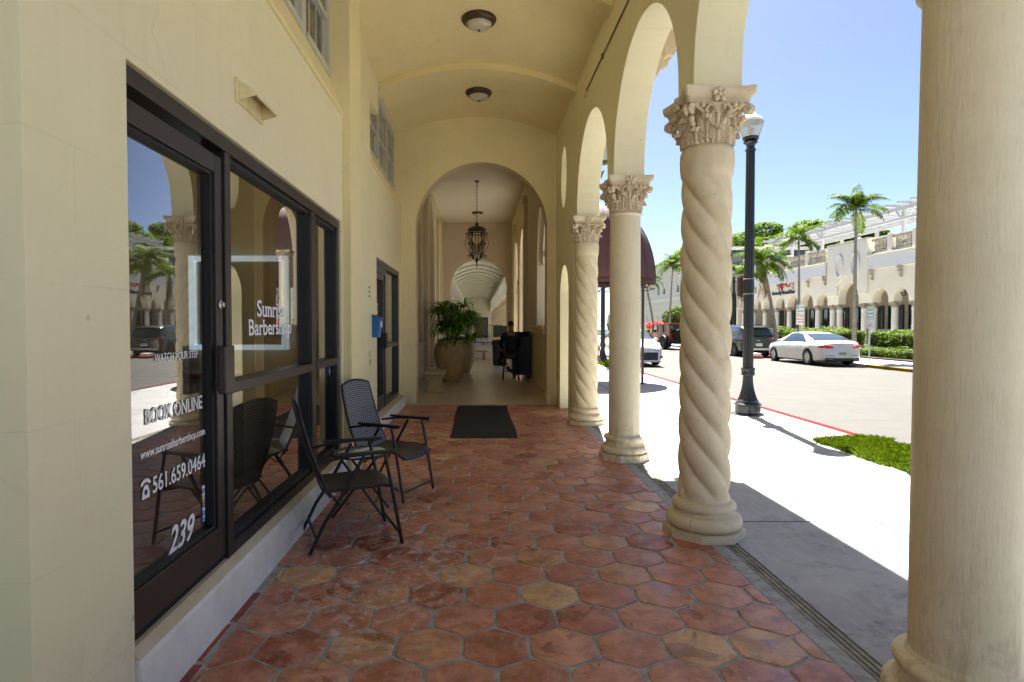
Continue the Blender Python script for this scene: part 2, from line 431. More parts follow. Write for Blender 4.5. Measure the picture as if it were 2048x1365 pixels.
M_hedge = foliage('hedge_leaf', (0.04, 0.085, 0.008), (0.14, 0.21, 0.022), 0.3)
M_tree = foliage('tree_leaf', (0.04, 0.085, 0.008), (0.15, 0.24, 0.022), 0.45)
M_drac = foliage('strap_leaf', (0.06, 0.15, 0.018), (0.19, 0.36, 0.035), 0.3)
M_grass = foliage('lawn_grass', (0.045, 0.085, 0.005), (0.13, 0.19, 0.012), 0.3)
M_redleaf = foliage('red_bract', (0.45, 0.02, 0.03), (0.75, 0.06, 0.08), 0.3)
M_trunk = simple('palm_trunk', (0.27, 0.235, 0.19), 0.85, var=0.3, vscale=9, bump=0.6, bscale=30, bdist=0.01)
M_bark = simple('bark', (0.12, 0.09, 0.06), 0.9, var=0.3, bump=0.5, bscale=20, bdist=0.01)
M_soil = simple('soil', (0.06, 0.045, 0.03), 0.95)
# ================================================================ GROUND, ROAD, PAVEMENTS (setting)
def sheet(name, mat, x0, x1, y0, y1, z, thick=0.0):
    m = MB()
    if thick: m.box(x0, x1, y0, y1, z-thick, z)
    else: m.add([(x0,y0,z),(x1,y0,z),(x1,y1,z),(x0,y1,z)], [(0,1,2,3)])
    return m.build(name, mat)
M_ground = simple('ground_soil', (0.20, 0.19, 0.14), 0.95, var=0.2, vscale=0.5)
struct(sheet('ground', M_ground, -400, 600, -300, 900, -0.30))
m = MB(); m.add([(5.256, -60, -.12), (15.80, -60, -.225), (15.80, 420, -.225), (5.256, 420, -.12)], [(0, 1, 2, 3)]); struct(m.build('road', M_road))
struct(sheet('pavement_near', M_conc, 1.785, 5.10, -30, 140, 0.0, 0.16))
struct(sheet('pavement_far', M_conc, 15.94, 18.6, -40, 200, -0.10, 0.16))
m = MB(); m.box(5.103, 5.257, -30, 140, -0.16, 0.003); struct(m.build('kerb_near', M_red, bevel=0.02))
m = MB(); m.box(15.79, 15.937, 24.6, 29.5, -0.29, -0.097); m.box(15.79, 15.937, 45, 200, -0.29, -0.097); struct(m.build('kerb_far', M_kerb, bevel=0.02))
m = MB(); m.box(15.79, 15.937, 6, 24.6, -0.29, -0.096); struct(m.build('kerb_far_yellow', M_yel, bevel=0.02))
m = MB(); m.box(15.79, 15.937, 29.5, 45, -0.29, -0.096); struct(m.build('kerb_far_red', M_red, bevel=0.02))
struct(sheet('grass_verge_soil', M_soil, 18.6, 21.0, -40, 200, -0.02, 0.1))
M_lawn = simple('lawn', (0.07, 0.13, 0.02), 0.9, var=0.3, vscale=2)
struct(sheet('neutral_bounce_ground', simple('neutral_bounce_stone', (0.42, 0.39, 0.33), 0.8, var=.12), 21.0, 25.55, -40, 62, -0.06, .1))  # paving put in instead of lawn, so no green light bounces onto the facade

struct(sheet('added_bounce_paving', M_conc, -30, 1.78, -40, -2.26, -0.002, 0.16))  # unseen; building stops here and sunlit paving is added to bounce light inside
# ---------------------------------------------------------------- hexagonal terracotta floor
def clip_poly(poly, xa, sign):
    out = []
    for i in range(len(poly)):
        a, b = poly[i], poly[(i+1) % len(poly)]
        ia, ib = sign*(a[0]-xa) >= 0, sign*(b[0]-xa) >= 0
        if ia: out.append(a)
        if ia != ib:
            t = (xa-a[0])/(b[0]-a[0]); out.append((xa, a[1]+t*(b[1]-a[1])))
    return out
def clip_y(poly, ya, sign):
    return [(q[1], q[0]) for q in clip_poly([(p[1], p[0]) for p in poly], ya, sign)]
def inset(poly, d):
    cx = sum(p[0] for p in poly)/len(poly); cy_ = sum(p[1] for p in poly)/len(poly)
    o = []
    for p in poly:
        v = Vector((cx-p[0], cy_-p[1])); L = v.length
        o.append((p[0]+v.x/L*min(d, L*0.5), p[1]+v.y/L*min(d, L*0.5)))
    return o
def tiled_floor():
    m = MB(); P = 0.316; rowd = P*0.866; s = P/math.sqrt(3)
    g = 0.0110
    for row in range(-12, 40):
        yc = 3.06 + rowd*row
        if yc < -2.2 or yc > 11.75: continue
        ph = 0.088 + (P/2 if row % 2 == 0 else 0)
        for k in range(-9, 9):
            xc = ph + P*k
            if xc < -1.75 or xc > 1.85: continue
            jx = random.uniform(-.004, .004); jy = random.uniform(-.004, .004); jr = random.uniform(-.012, .012)
            poly = []
            for q in range(6):
                a = R(90 + 60*q) + jr
                rr = (s - g/0.866) * random.uniform(0.97, 1.015)
                # rounded corners
                for da in (-0.07, 0.07):
                    poly.append((xc+jx+rr*0.992*math.cos(a+da), yc+jy+rr*0.992*math.sin(a+da)))
            poly = clip_poly(poly, 1.59, -1)
            lim = -1.20 if yc < 3.75 else -1.262
            if yc > 6.4: lim = -1.345
            if poly: poly = clip_poly(poly, lim, 1)
            if poly: poly = clip_y(poly, 11.36, -1)
            if len(poly) < 3: continue
            ar = 0.5*abs(sum(poly[i][0]*poly[(i+1)%len(poly)][1]-poly[(i+1)%len(poly)][0]*poly[i][1] for i in range(len(poly))))
            if ar < 0.002: continue
            n = len(poly); tz = random.uniform(-.0012, .0012)
            low = [(p[0], p[1], -0.012) for p in poly]
            mid = [(p[0], p[1], -0.0045+tz) for p in poly]
            i1 = [(p[0], p[1], -0.001+tz) for p in inset(poly, 0.003)]
            top = [(p[0], p[1], 0.0+tz) for p in inset(poly, 0.009)]
            vs = low+mid+i1+top; fs = []
            for L in range(3):
                for i in range(n):
                    j = (i+1) % n; fs.append((L*n+i, L*n+j, (L+1)*n+j, (L+1)*n+i))
            fs.append(tuple(3*n+i for i in range(n)))
            m.add(vs, fs)
    o = m.build('tiled_floor', M_tile, smooth=50, fix=False); struct(o)
    return o
tiled_floor()
struct(sheet('floor_grout', M_grout, -2.6, 1.655, -2.25, 11.40, -0.0048, 0.1))
# red-glazed strip and grime line at the foot of the shopfront kerb
m = MB()
for i in range(4):
    y0 = 1.95+i*0.36
    m.box(-1.268, -1.225+.012*math.sin(i*2.3), y0, y0+0.33, -0.012, -0.0015)
struct(m.build('red_edge_tiles', simple('red_edge_tile', (0.26, 0.04, 0.025), 0.5, var=0.45, vscale=14), bevel=0.003))
struct(sheet('hall_floor', M_halltile, -1.9, 1.9, 11.402, 27.0, 0.0, 0.1))
struct(sheet('far_arcade_floor', simple('pale_far_tile', (0.5, 0.46, 0.38), 0.4, var=0.1), -1.9, 1.9, 27.004, 75, 0.002, 0.1))
m = MB(); m.box(1.595, 1.688, -2.25, 11.4, -0.1, -0.002); struct(m.build('drain_edge_mortar', M_grout))
M_slot = simple('weathered_drain', (0.26, 0.24, 0.19), 0.8, var=0.35, vscale=12, bump=0.4, bscale=30)
m = MB(); m.box(1.690, 1.783, -2.25, 11.4, -0.1, -0.030)
for k in range(3): m.box(1.694+k*0.030, 1.715+k*0.030, -2.25, 11.4, -0.030, -0.003)
struct(m.build('drain_channel', M_slot))
# ================================================================ THE ARCADE BUILDING WE STAND IN
B = thing('arcade_building', 'cream stucco arcade building with vaulted walkway, twisted columns and shopfronts', 'building')

PIERS = [4.35, 6.78, 9.21]
def arch_outline(y0, y1, ztop, zbot, arches, zc_fn=None, n=28):
    """wall strip from y0 to y1 whose underside at zbot is cut by arches [(yc, r, zc)]"""
    pts = [(y0, zbot)]
    for yc, r, zc in arches:
        pts.append((yc-r, zbot)); pts += arc(yc, zc, r, 180, 0, n); pts.append((yc+r, zbot))
    pts += [(y1, zbot), (y1, ztop), (y0, ztop)]
    return pts
XI, XO = 1.48, 1.815
ZC = 3.115
arches = [(yc, 1.055, 3.23) for yc in (0.705, 3.135, 5.565, 7.995)]
# near arcade wall: arches, then solid wall with a small arched opening and an oval
out = arch_outline(-1.8, 9.40, 5.75, ZC, arches)
out = [(-1.8, ZC)] + out[1:-3]
out += [(9.40, ZC), (9.40, 0), (9.86, 0), (9.86, 2.02)] + arc(10.36, 2.02, 0.5, 180, 0, 18)[1:] + [(10.86, 0), (11.5, 0), (11.5, 5.75), (-1.8, 5.75)]
oval = arc(10.45, 4.03, 0.33, 0, 360, 32, 0.52)[:-1]
def plate_mb(polys, axis, a0, a1): return MB().plate(polys, axis, a0, a1)
plate_mb([out, oval], 'x', XI, XO).build('arcade_wall', M_wx, B, bevel=0.008)
# jamb linings (set 3 mm proud) of the small arched opening
# end wall with the round arch
cxA, rA, zsA = 0.076, 1.245, 3.33
o2 = [(-1.75, 0), (cxA-rA, 0), (cxA-rA, zsA)] + arc(cxA, zsA, rA, 180, 0, 48)[1:-1] + [(cxA+rA, zsA), (cxA+rA, 0), (1.479, 0), (1.479, 5.75), (-1.75, 5.75)]
plate_mb([o2], 'y', 11.5, 11.87).build('end_wall', M_wy, B, bevel=0.006)
# soffit lining a touch inside the arch, painted deeper
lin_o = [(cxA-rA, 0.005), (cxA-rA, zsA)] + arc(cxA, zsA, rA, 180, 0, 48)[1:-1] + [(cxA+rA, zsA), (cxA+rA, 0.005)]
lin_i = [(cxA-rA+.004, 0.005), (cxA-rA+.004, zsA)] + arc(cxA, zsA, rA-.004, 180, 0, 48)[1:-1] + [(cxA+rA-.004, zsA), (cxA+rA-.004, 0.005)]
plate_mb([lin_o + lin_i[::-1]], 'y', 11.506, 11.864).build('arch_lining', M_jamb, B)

# left wall, first bay (shopfront)
WX = -1.29
DO0, DO1, ZT = 2.25, 5.755, 2.48
w = [(1.73, 0), (DO0, 0), (DO0, ZT), (DO1, ZT), (DO1, 0), (5.83, 0), (5.83, 3.50), (1.73, 3.50)]
plate_mb([w], 'x', -1.46, WX).build('shop_wall', M_wx, B, bevel=0.005)
# near return wall (we see its end face at the left edge)
MB().box(-2.6, -1.462, 1.73, 1.95, 0, 5.5).build('return_wall', M_wy, B)
MB().box(-1.4615, WX-.001, 1.7305, 1.95, 3.503, 5.5).build('return_wall', M_wy, B)
MB().box(-2.75, -2.6, -1.8, 1.95, 0, 5.5).build('side_wall', M_wx, B)
MB().box(-1.46, -1.215, 5.833, 6.35, 0, 5.6).build('pilaster', M_wy, B, bevel=0.005)
# sloped sill over bay 1
def sill(y0, y1, xa, za, xb, zb, name='sloped_sill'):
    MB().plate([[(xa+0.02, za-0.03), (xa+0.02, za), (xb, zb), (xb-0.05, zb), (xb-0.05, za-0.03)]], 'y', y0, y1).build(name, M_plain, B, bevel=0.004)
sill(1.95, 5.83, WX, 3.505, -1.405, 3.85)
MB().box(-1.60, -1.40, 1.95, 5.83, 5.06, 5.6).build('wall_head', M_wx, B)
MB().box(-1.60, -1.40, 1.95, 3.25, 3.82, 5.058).build('wall_head', M_wx, B)

# left wall, second bay
W2 = -1.45
S0, S1 = 8.72, 11.30
w = [(6.35, 0), (S0, 0), (S0, ZT), (S1, ZT), (S1, 0), (11.5, 0), (11.5, 3.72), (6.35, 3.72)]
plate_mb([w], 'x', -1.63, W2).build('shop_wall', M_wx, B, bevel=0.005)
sill(8.25, 11.5, W2, 3.725, -1.55, 3.98)
MB().box(-1.72, -1.452, 6.35, 8.25, 3.723, 5.6).build('wall_head', M_wx, B, bevel=0.004)
MB().box(-1.72, -1.47, 8.25, 11.5, 5.06, 5.6).build('wall_head', M_wx, B)
MB().box(-1.72, -1.47, 8.25, 9.05, 4.62, 5.058).build('wall_head', M_wx, B)

# vaulted ceiling + ribs
def vz(x): 
    u = (x+0.05)/1.55
    return 5.06 + 0.36*(1-u*u)
def vault_section(y0, y1, dz0, dz1, x0=-1.66, x1=1.479, n=28, zf=vz):
    lo = [(x0+(x1-x0)*i/n, zf(x0+(x1-x0)*i/n)+dz0) for i in range(n+1)]
    hi = [(p[0], p[1]-dz0+dz1) for p in lo]
    return lo + hi[::-1]
plate_mb([vault_section(0, 0, 0, 0.3, x0=-2.59)], 'y', -1.8, 11.5).build('vaulted_ceiling', M_ceil, B, smooth=30)
for yr in (9.26, 6.83, 4.40, 1.97, -0.46):
    plate_mb([vault_section(0, 0, -0.10, -0.002, x0=(-1.62 if yr > 6.4 else -1.44), x1=1.477)], 'y', yr-0.14, yr+0.14).build('ceiling_rib', M_ceil, B, bevel=0.006)

# upper eave that overhangs the pavement, with corbels
M_eave = plaster('eave_paint', (0.74, 0.68, 0.54), 'y', joints=False)
EX = 2.93
MB().box(XO+.002, EX, -1.8, 9.35, 5.55, 5.80).box(XO+.002, EX+0.10, -1.9, 9.45, 5.803, 5.95).build('eave', M_eave, B, bevel=0.01)
m = MB(); 
for k in range(6): m.box(XO+.2+k*0.18, XO+.22+k*0.18, -1.8, 9.3, 5.542, 5.5495)
m.build('eave_groove', simple('eave_groove', (0.40, 0.34, 0.24), 0.8), B)
cb = MB()
prof = [(0,0),(0.30,0),(0.30,-0.07),(0.26,-0.10),(0.24,-0.17),(0.14,-0.22),(0.10,-0.30),(0,-0.34)]
cb.plate([[(p[0], p[1]) for p in prof]], 'y', -0.07, 0.07); cb.ball((0.22, 0, -0.13), 0.055); cb.ball((0.08, 0, -0.28), 0.05)
c0 = cb.build('corbel', M_cap, B, smooth=40, loc=(EX-0.34, 9.2, 5.548))
for y in (8.5, 7.8, 7.1, 6.4, 5.7):
    c = c0.copy(); link(c); c.parent = B; c.location = (EX-0.34, y, 5.548)
for x in (2.0, 2.28): 
    c = c0.copy(); link(c); c.parent = B; c.location = (x+.15, 9.10, 5.548); c.rotation_euler = (0, 0, R(90))
# unseen upper storey mass and roof, kept low to shorten the shade behind
MB().box(-2.7, XO, -1.8, 26.8, 6.40, 7.2).build('upper_storey', M_wx, B)
MB().box(-2.7, XO, -1.8, 11.86, 5.76, 6.397).build('upper_storey', M_wx, B)
MB().box(-9.0, -2.76, -1.8, 11.86, 3.25, 7.2).build('rear_mass', M_wx, B)

# ---------------------------------------------------------------- columns
def octagon(r, z0, z1, m):
    v = []
    for z in (z0, z1):
        for k in range(8):
            a = R(22.5+45*k); v.append((r/math.cos(R(22.5))*math.cos(a), r/math.cos(R(22.5))*math.sin(a), z))
    m.add(v, [tuple(range(8))[::-1], tuple(range(8, 16))] + [(k, (k+1) % 8, 8+(k+1) % 8, 8+k) for k in range(8)])
def torus_prof(r, z, h, n=8):
    return [(r + h/2*math.cos(a), z + h/2 + h/2*math.sin(a)) for a in [R(-90+180*i/n) for i in range(n+1)]]
def base_mesh(kind):
    m = MB()
    if kind == 'smooth':
        octagon(0.262, 0.0, 0.075, m)
        prof = [(0.20, .075)] + torus_prof(0.215, 0.075, 0.085) + [(0.222, .165), (0.207, .185), (0.203, .20), (0.205, .215)] + torus_prof(0.196, 0.215, 0.055) + [(0.182, .272), (0.172, .29)]
    else:
        octagon(0.262, 0.0, 0.055, m)
        prof = [(0.20, .055)] + torus_prof(0.212, 0.055, 0.10) + [(0.215, .155), (0.198, .165), (0.192, .18)] + torus_prof(0.182, 0.175, 0.075) + [(0.178, .255), (0.165, .262)]
    m.lathe(prof, 48)
    return m
Z_CAP0 = 2.745
def shaft_mesh(kind, hi=True):
    m = MB(); z0, z1 = 0.25, Z_CAP0
    seg = 128 if hi else 24; nz = 200 if hi else 40
    if kind == 'smooth':
        prof = [(0.173-0.010*(z/ z1)**2, z) for z in [0.27+(2.69-0.27)*i/14 for i in range(15)]]
        prof += [(0.163, 2.694)] + [(0.163+0.020*math.sin(PI*i/8), 2.697+0.042*i/8) for i in range(9)] + [(0.16, z1-.003), (0.16, z1+.02)]
        m.lathe(prof, seg)
        return m
    nS = 5; pitch = 1.20
    def mod(th, z, r):
        ph = nS*(th + 2*PI*z/pitch)/2.0
        g = abs(math.sin(ph))
        d = (1-g)**1.5
        e = min(1.0, max(0.0, (2.56-z)/0.10)) * min(1.0, max(0.0, (z-0.26)/0.06))
        return r*(1 - 0.15*d*e) + 0.006*e*g + 0.0025*noise.noise(Vector((math.cos(th)*2.5, math.sin(th)*2.5, z*3)))
    prof = [(0.176-0.004*(0.25+(2.54-0.25)*i/nz), 0.25+(2.54-0.25)*i/nz) for i in range(nz+1)]
    prof += [(0.176, 2.56), (0.181, 2.60), (0.184, 2.66), (0.183, 2.71), (0.176, 2.735), (0.165, z1), (0.16, z1+.02)]
    m.lathe(prof, seg, mod=mod)
    return m
def capital_mesh(hi=True):
    m = MB(); h0 = Z_CAP0; H = 0.37
    bell = [(0.150, h0), (0.158, h0+.01), (0.152, h0+.03), (0.150, h0+.12), (0.158, h0+.19), (0.180, h0+.235), (0.205, h0+.262), (0.20, h0+.275)]
    m.lathe(bell, 48 if hi else 16)
    # abacus: concave-sided square
    def abacus(zr, sc_, seg=8):
        ring = []
        half = 0.262*sc_
        for q in range(4):
            a = R(90*q)
            for i in range(seg+1):
                u = -0.88+1.76*i/seg
                d = half*(0.80 + 0.20*abs(u)**2.2)
                p = Vector((d, u*half, 0)); p.rotate(Matrix.Rotation(a, 3, 'Z'))
                ring.append((p.x, p.y, zr))
        return ring
    rings = [abacus(h0+.262, 0.82), abacus(h0+.272, 0.86), abacus(h0+.30, 0.88), abacus(h0+.312, 0.96), abacus(h0+.345, 1.0), abacus(h0+H, 1.0)]
    n = len(rings[0]); vs = sum(rings, []); fs = [tuple(range(n))[::-1], tuple((len(rings)-1)*n+i for i in range(n))]
    for r_ in range(len(rings)-1):
        for i in range(n):
            j = (i+1) % n; fs.append((r_*n+i, r_*n+j, (r_+1)*n+j, (r_+1)*n+i))
    m.add(vs, fs)
    def leaf(ang, zb, hgt, wid, rb, curl, nu=8, nv=12):
        def fn(u, v):
            # v along height, u across
            s = (u-0.5)*2
            if v < 0.78:
                z = zb + hgt*v/0.78; out_ = 0.012 + 0.018*v
            else:
                k = (v-0.78)/0.22; a = k*PI*1.05
                z = zb + hgt + curl*0.6*math.sin(a)*1.0 - curl*0.9*max(0, k-0.5)
                out_ = 0.026 + curl*(1-math.cos(a))*0.75
            lob = 1 - 0.28*abs(math.sin(v*PI*3.4))
            w = wid*(0.62+0.38*math.sin(min(1, v*1.15)*PI*0.9))*lob*(1 - 0.55*max(0, v-0.8)/0.2)
            out_ += 0.010*math.cos(s*PI*2.5)*(1-0.5*v) + 0.012*(1-s*s)
            rr = rb + out_
            th = ang + s*w/rb
            return (rr*math.cos(th), rr*math.sin(th), z)
        m.grid(fn, nu, nv)
        # back side for thickness
        m.grid(lambda u, v: tuple(Vector(fn(1-u, v)) - Vector((math.cos(ang), math.sin(ang), 0))*0.014), nu, nv)
    nu, nv = (8, 14) if hi else (3, 6)
    for k in range(8): leaf(R(45*k), h0+.006, 0.095, 0.066, 0.150, 0.030, nu, nv)
    for k in range(8): leaf(R(45*k+22.5), h0+.012, 0.165, 0.060, 0.150, 0.034, nu, nv)
    for k in range(8): leaf(R(45*k+(9 if k % 2 else -9)), h0+.03, 0.20, 0.030, 0.156, 0.026, max(3, nu-3), nv)
    # corner volutes and rising stalks
    for k in range(4):
        a = R(45+90*k); d = Vector((math.cos(a), math.sin(a), 0)); tt = Vector((-d.y, d.x, 0))
        for s in (-1, 1):
            pts = []
            for i in range(17 if hi else 8):
                f = i/(16 if hi else 7)
                if f < 0.5:
                    g = f/0.5; base = d*(0.155+0.13*g**1.5) + tt*s*(0.075*(1-g)+0.02)
                    pts.append(base + Vector((0, 0, h0+.13+0.12*math.sin(g*PI/2))))
                else:
                    g = (f-0.5)/0.5; th = PI/2 - g*PI*2.3; rr = 0.032*(1-0.55*g)
                    c = d*(0.285) + tt*s*0.02 + Vector((0, 0, h0+.218))
                    pts.append(c + d*math.cos(th)*rr + Vector((0, 0, math.sin(th)*rr)))
            m.tube(pts, 0.0125, 8 if hi else 4)
        m.ball(tuple(d*0.285+Vector((0,0,h0+.218))), 0.026, 10, 7)
        for q in range(3):
            m.ball(tuple(d*(0.25-0.02*q)+Vector((0,0,h0+.165-0.028*q))), 0.024-0.003*q, 8, 6)
    # centre helices and rosette on each side
    for k in range(4):
        a = R(90*k); d = Vector((math.cos(a), math.sin(a), 0)); tt = Vector((-d.y, d.x, 0))
        for s in (-1, 1):
            pts = [d*0.175+tt*s*0.02+Vector((0,0,h0+.11)), d*0.185+tt*s*0.055+Vector((0,0,h0+.17)), d*0.20+tt*s*0.085+Vector((0,0,h0+.225)), d*0.205+tt*s*0.06+Vector((0,0,h0+.250)), d*0.21+tt*s*0.03+Vector((0,0,h0+.240)), d*0.212+tt*s*0.038+Vector((0,0,h0+.222))]
            m.tube(pts, [0.013, .013, .013, .011, .010, .008], 6)
            for w in (0.11, 0.15): 
                m.ball(tuple(d*0.208+tt*s*w+Vector((0,0,h0+.248))), 0.018, 8, 6)
        m.tube([d*0.165+Vector((0,0,h0+.05)), d*0.185+Vector((0,0,h0+.15)), d*0.20+Vector((0,0,h0+.20))], [.010, .014, .018], 8)
        m.ball(tuple(d*0.224+Vector((0,0,h0+.318))), 0.017, 10, 7)
        for q in range(5):
            b = R(90+72*q); p = d*0.218 + tt*math.cos(b)*0.034 + Vector((0,0,h0+.318+math.sin(b)*0.034))
            m.ball(tuple(p), 0.021, 8, 6, sq=(1,1,1))
    return m
def make_column(kind, hi=True, parent=B, loc=(0,0,0), rz=0.0):
    s = shaft_mesh(kind, hi).build('column', M_stone if kind == 'twisted' else M_colplain, parent, smooth=60, loc=loc, rot=(0,0,0))
    b = base_mesh(kind).build('base', M_stone if kind == 'twisted' else M_colplain, s, smooth=35)
    b.rotation_euler = (0, 0, 0)
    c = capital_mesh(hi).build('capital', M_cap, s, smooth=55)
    return s

def column_paint():
    t = NT('column_paint'); p = t.pos(); col = (0.75, 0.655, 0.44)
    c = t.ramp(t.noise(2.5, 6, 0.7), [(0.3, (0.69, 0.595, 0.39)), (0.7, (0.78, 0.685, 0.47))])
    mp = t.n('ShaderNodeMapping'); mp.inputs['Scale'].default_value = (26, 26, 3.2); t.l(p, mp.inputs[0])
    mq = t.n('ShaderNodeMapping'); mq.inputs['Scale'].default_value = (5, 5, 1.6); t.l(p, mq.inputs[0])
    brush = t.noise(2.2, 6, 0.72, vec=mp.outputs[0], dist=0.5)
    c = t.mix(t.ramp(brush, [(0.55, 0.0), (0.72, 0.30)]), c, (0.46, 0.37, 0.20))
    sp = t.n('ShaderNodeSeparateXYZ'); t.l(p, sp.inputs[0])
    low = t.ramp(sp.outputs['Z'], [(0.15, 1.0), (0.75, 0.12)])
    dirt = t.math('MULTIPLY', t.ramp(t.noise(2.4, 7, 0.75, vec=mq.outputs[0], dist=0.6), [(0.48, 0.0), (0.64, 1.0)]), low)
    c = t.mix(t.math('MULTIPLY', dirt, 0.55), c, (0.30, 0.19, 0.08))
    vo = t.n('ShaderNodeTexVoronoi'); vo.inputs['Scale'].default_value = 4.5; t.l(p, vo.inputs['Vector'])
    c = t.mix(t.ramp(vo.outputs['Distance'], [(0.03, 0.7), (0.055, 0.0)]), c, (0.22, 0.09, 0.04))
    t.l(c, t.b.inputs['Base Color']); t.inp('Roughness', 0.6)
    t.bump(t.math('ADD', brush, t.math('MULTIPLY', t.noise(14, 5, 0.6), 0.8)), 0.75, 0.006)
    return t.m
M_colplain = column_paint()
col_t = make_column('twisted', loc=(1.638, 4.35, 0)); col_t['label'] = 'nearest twisted column'
col_s = make_column('smooth', loc=(1.650, 6.78, 0)); col_s['label'] = 'smooth column between the twisted ones'
c = copy_tree(col_t, B); c.location = (1.655, 9.21, 0); c['label'] = 'far twisted column by the end wall'; c.rotation_euler = (0, 0, 0)
c = copy_tree(col_s, B); c.location = (1.795, 2.20, 0); c['label'] = 'smooth column cut by the right edge'
for y in (-0.51,): 
    c = copy_tree(col_t, B); c.location = (1.665, y, 0)
# ================================================================ SHOPFRONTS
def bars(specs, name, mat, parent, bevel=0.003):
    m = MB()
    for s in specs: m.box(*s)
    return m.build(name, mat, parent, bevel=bevel)
def text_mesh(s, name, mat, parent, y0, y1, zc, h, x, italic=0.0, bold=0.0, extr=0.0006, facing='+x', serif=0.0):
    cu = bpy.data.curves.new('t', 'FONT'); cu.body = s; cu.extrude = extr; cu.offset = bold; cu.shear = italic
    cu.align_x = 'LEFT'; cu.resolution_u = 5
    ob = link(bpy.data.objects.new('t', cu)); bpy.context.view_layer.update()
    me = bpy.data.meshes.new_from_object(ob.evaluated_get(bpy.context.evaluated_depsgraph_get()))
    bpy.data.objects.remove(ob); bpy.data.curves.remove(cu)
    xs = [v.co.x for v in me.vertices]; ys = [v.co.y for v in me.vertices]
    a, b, c, d = min(xs), max(xs), min(ys), max(ys)
    if serif:
        # slab feet and tops on every upright stem of the letters
        tri = []
        me.calc_loop_triangles()
        for lt in me.loop_triangles:
            q = [me.vertices[i].co for i in lt.vertices]
            if max(p.z for p in q)-min(p.z for p in q) < 1e-6 and q[0].z > 0: tri.append([(p.x, p.y) for p in q])
        def spans(y):
            iv = []
            for t3 in tri:
                xs_ = []
                for i in range(3):
                    (xa, ya), (xb, yb) = t3[i], t3[(i+1) % 3]
                    if (ya-y)*(yb-y) < 0: xs_.append(xa+(xb-xa)*(y-ya)/(yb-ya))
                if len(xs_) == 2: iv.append((min(xs_), max(xs_)))
            iv.sort(); o_ = []
            for p in iv:
                if o_ and p[0] <= o_[-1][1]+.004: o_[-1] = (o_[-1][0], max(p[1], o_[-1][1]))
                else: o_.append(p)
            return o_
        H_ = .72; sp_ = []
        for y_, dirn in ((0.004, 1), (0.440, -1), (0.672, -1), (0.715, -1), (0.735, -1)):
            for (p, q) in spans(y_):
                wv = q-p
                if not .05 < wv < .17: continue
                if not any(abs(p2-p) < .02 and abs(q2-q) < .02 for p2, q2 in spans(y_+.12*dirn)): continue
                if any(p2 < (p+q)/2 < q2 for p2, q2 in spans(y_-.045*dirn)): continue
                sp_.append((p-serif*(1 if dirn > 0 or y_ > .6 else 1.1), q+serif*(1 if dirn > 0 else .25), y_-.012*dirn, y_+.045*dirn))
        mz = max(v.co.z for v in me.vertices)+.0002
        bmx = bmesh.new(); bmx.from_mesh(me)
        for (p, q, ya, yb) in sp_:
            vv = [bmx.verts.new((u_, w_, mz)) for u_, w_ in ((p, ya), (q, ya), (q, yb), (p, yb))]
            if ya > yb: vv = vv[::-1]
            bmx.faces.new(vv)
        bmx.to_mesh(me); bmx.free()
    for v in me.vertices:
        u = (v.co.x-a)/(b-a); w = (v.co.y-c)/(d-c)
        if facing == '+x': v.co = (x+v.co.z, y0+u*(y1-y0), zc-h/2+w*h)
        elif facing == '-x': v.co = (x-v.co.z, y1-u*(y1-y0), zc-h/2+w*h)
        else: v.co = (y0+u*(y1-y0), x-v.co.z, zc-h/2+w*h)      # facing -y: y0,y1 are x limits, x is the y plane
    me.materials.clear(); me.materials.append(mat); me.name = name
    o = link(bpy.data.objects.new(name, me)); o.parent = parent
    return o

FX, GX = -1.312, -1.372      # frame front, glass plane
fr = bars([(-1.44, FX, DO0+.002, 5.752, ZT-0.075, ZT-.004), (-1.44, FX, 3.165, 3.235, 0.268, ZT-.078), (-1.44, FX, 4.80, 4.92, 0.268, ZT-.078),
           (-1.44, FX, 5.66, 5.752, 0.268, ZT-.078), (-1.44, FX, 3.238, 4.798, 0.268, 0.335), (-1.44, FX, 4.922, 5.658, 0.268, 0.335),
           (-1.42, FX+.006, 3.238, 4.798, 1.135, 1.195), (-1.42, FX+.006, 4.922, 5.658, 1.135, 1.195),
           (-1.43, FX-.04, 2.252, 2.262, 0.30, ZT-.078)], 'shopfront', M_frame, B)
fr['label'] = 'dark bronze shopfront of the barbershop'
bars([(-1.405, -1.335, 3.238, 4.798, 0.337, 0.365), (-1.405, -1.335, 3.238, 4.798, 2.375, 2.40), (-1.405, -1.335, 4.77, 4.797, 0.367, 2.373),
      (-1.405, -1.335, 4.922, 5.658, 0.337, 0.365), (-1.405, -1.335, 4.922, 5.658, 2.375, 2.40), (-1.405, -1.335, 5.63, 5.657, .367, 2.373)], 'glazing_gasket', M_black, fr, bevel=None)
for (a, b) in ((3.238, 4.797), (4.922, 5.657)):
    for (z0, z1) in ((0.366, 1.134), (1.196, 2.374)):
        MB().add([(GX,a,z0),(GX,b,z0),(GX,b,z1),(GX,a,z1)],[(0,1,2,3)]).build('pane', M_glass, fr)
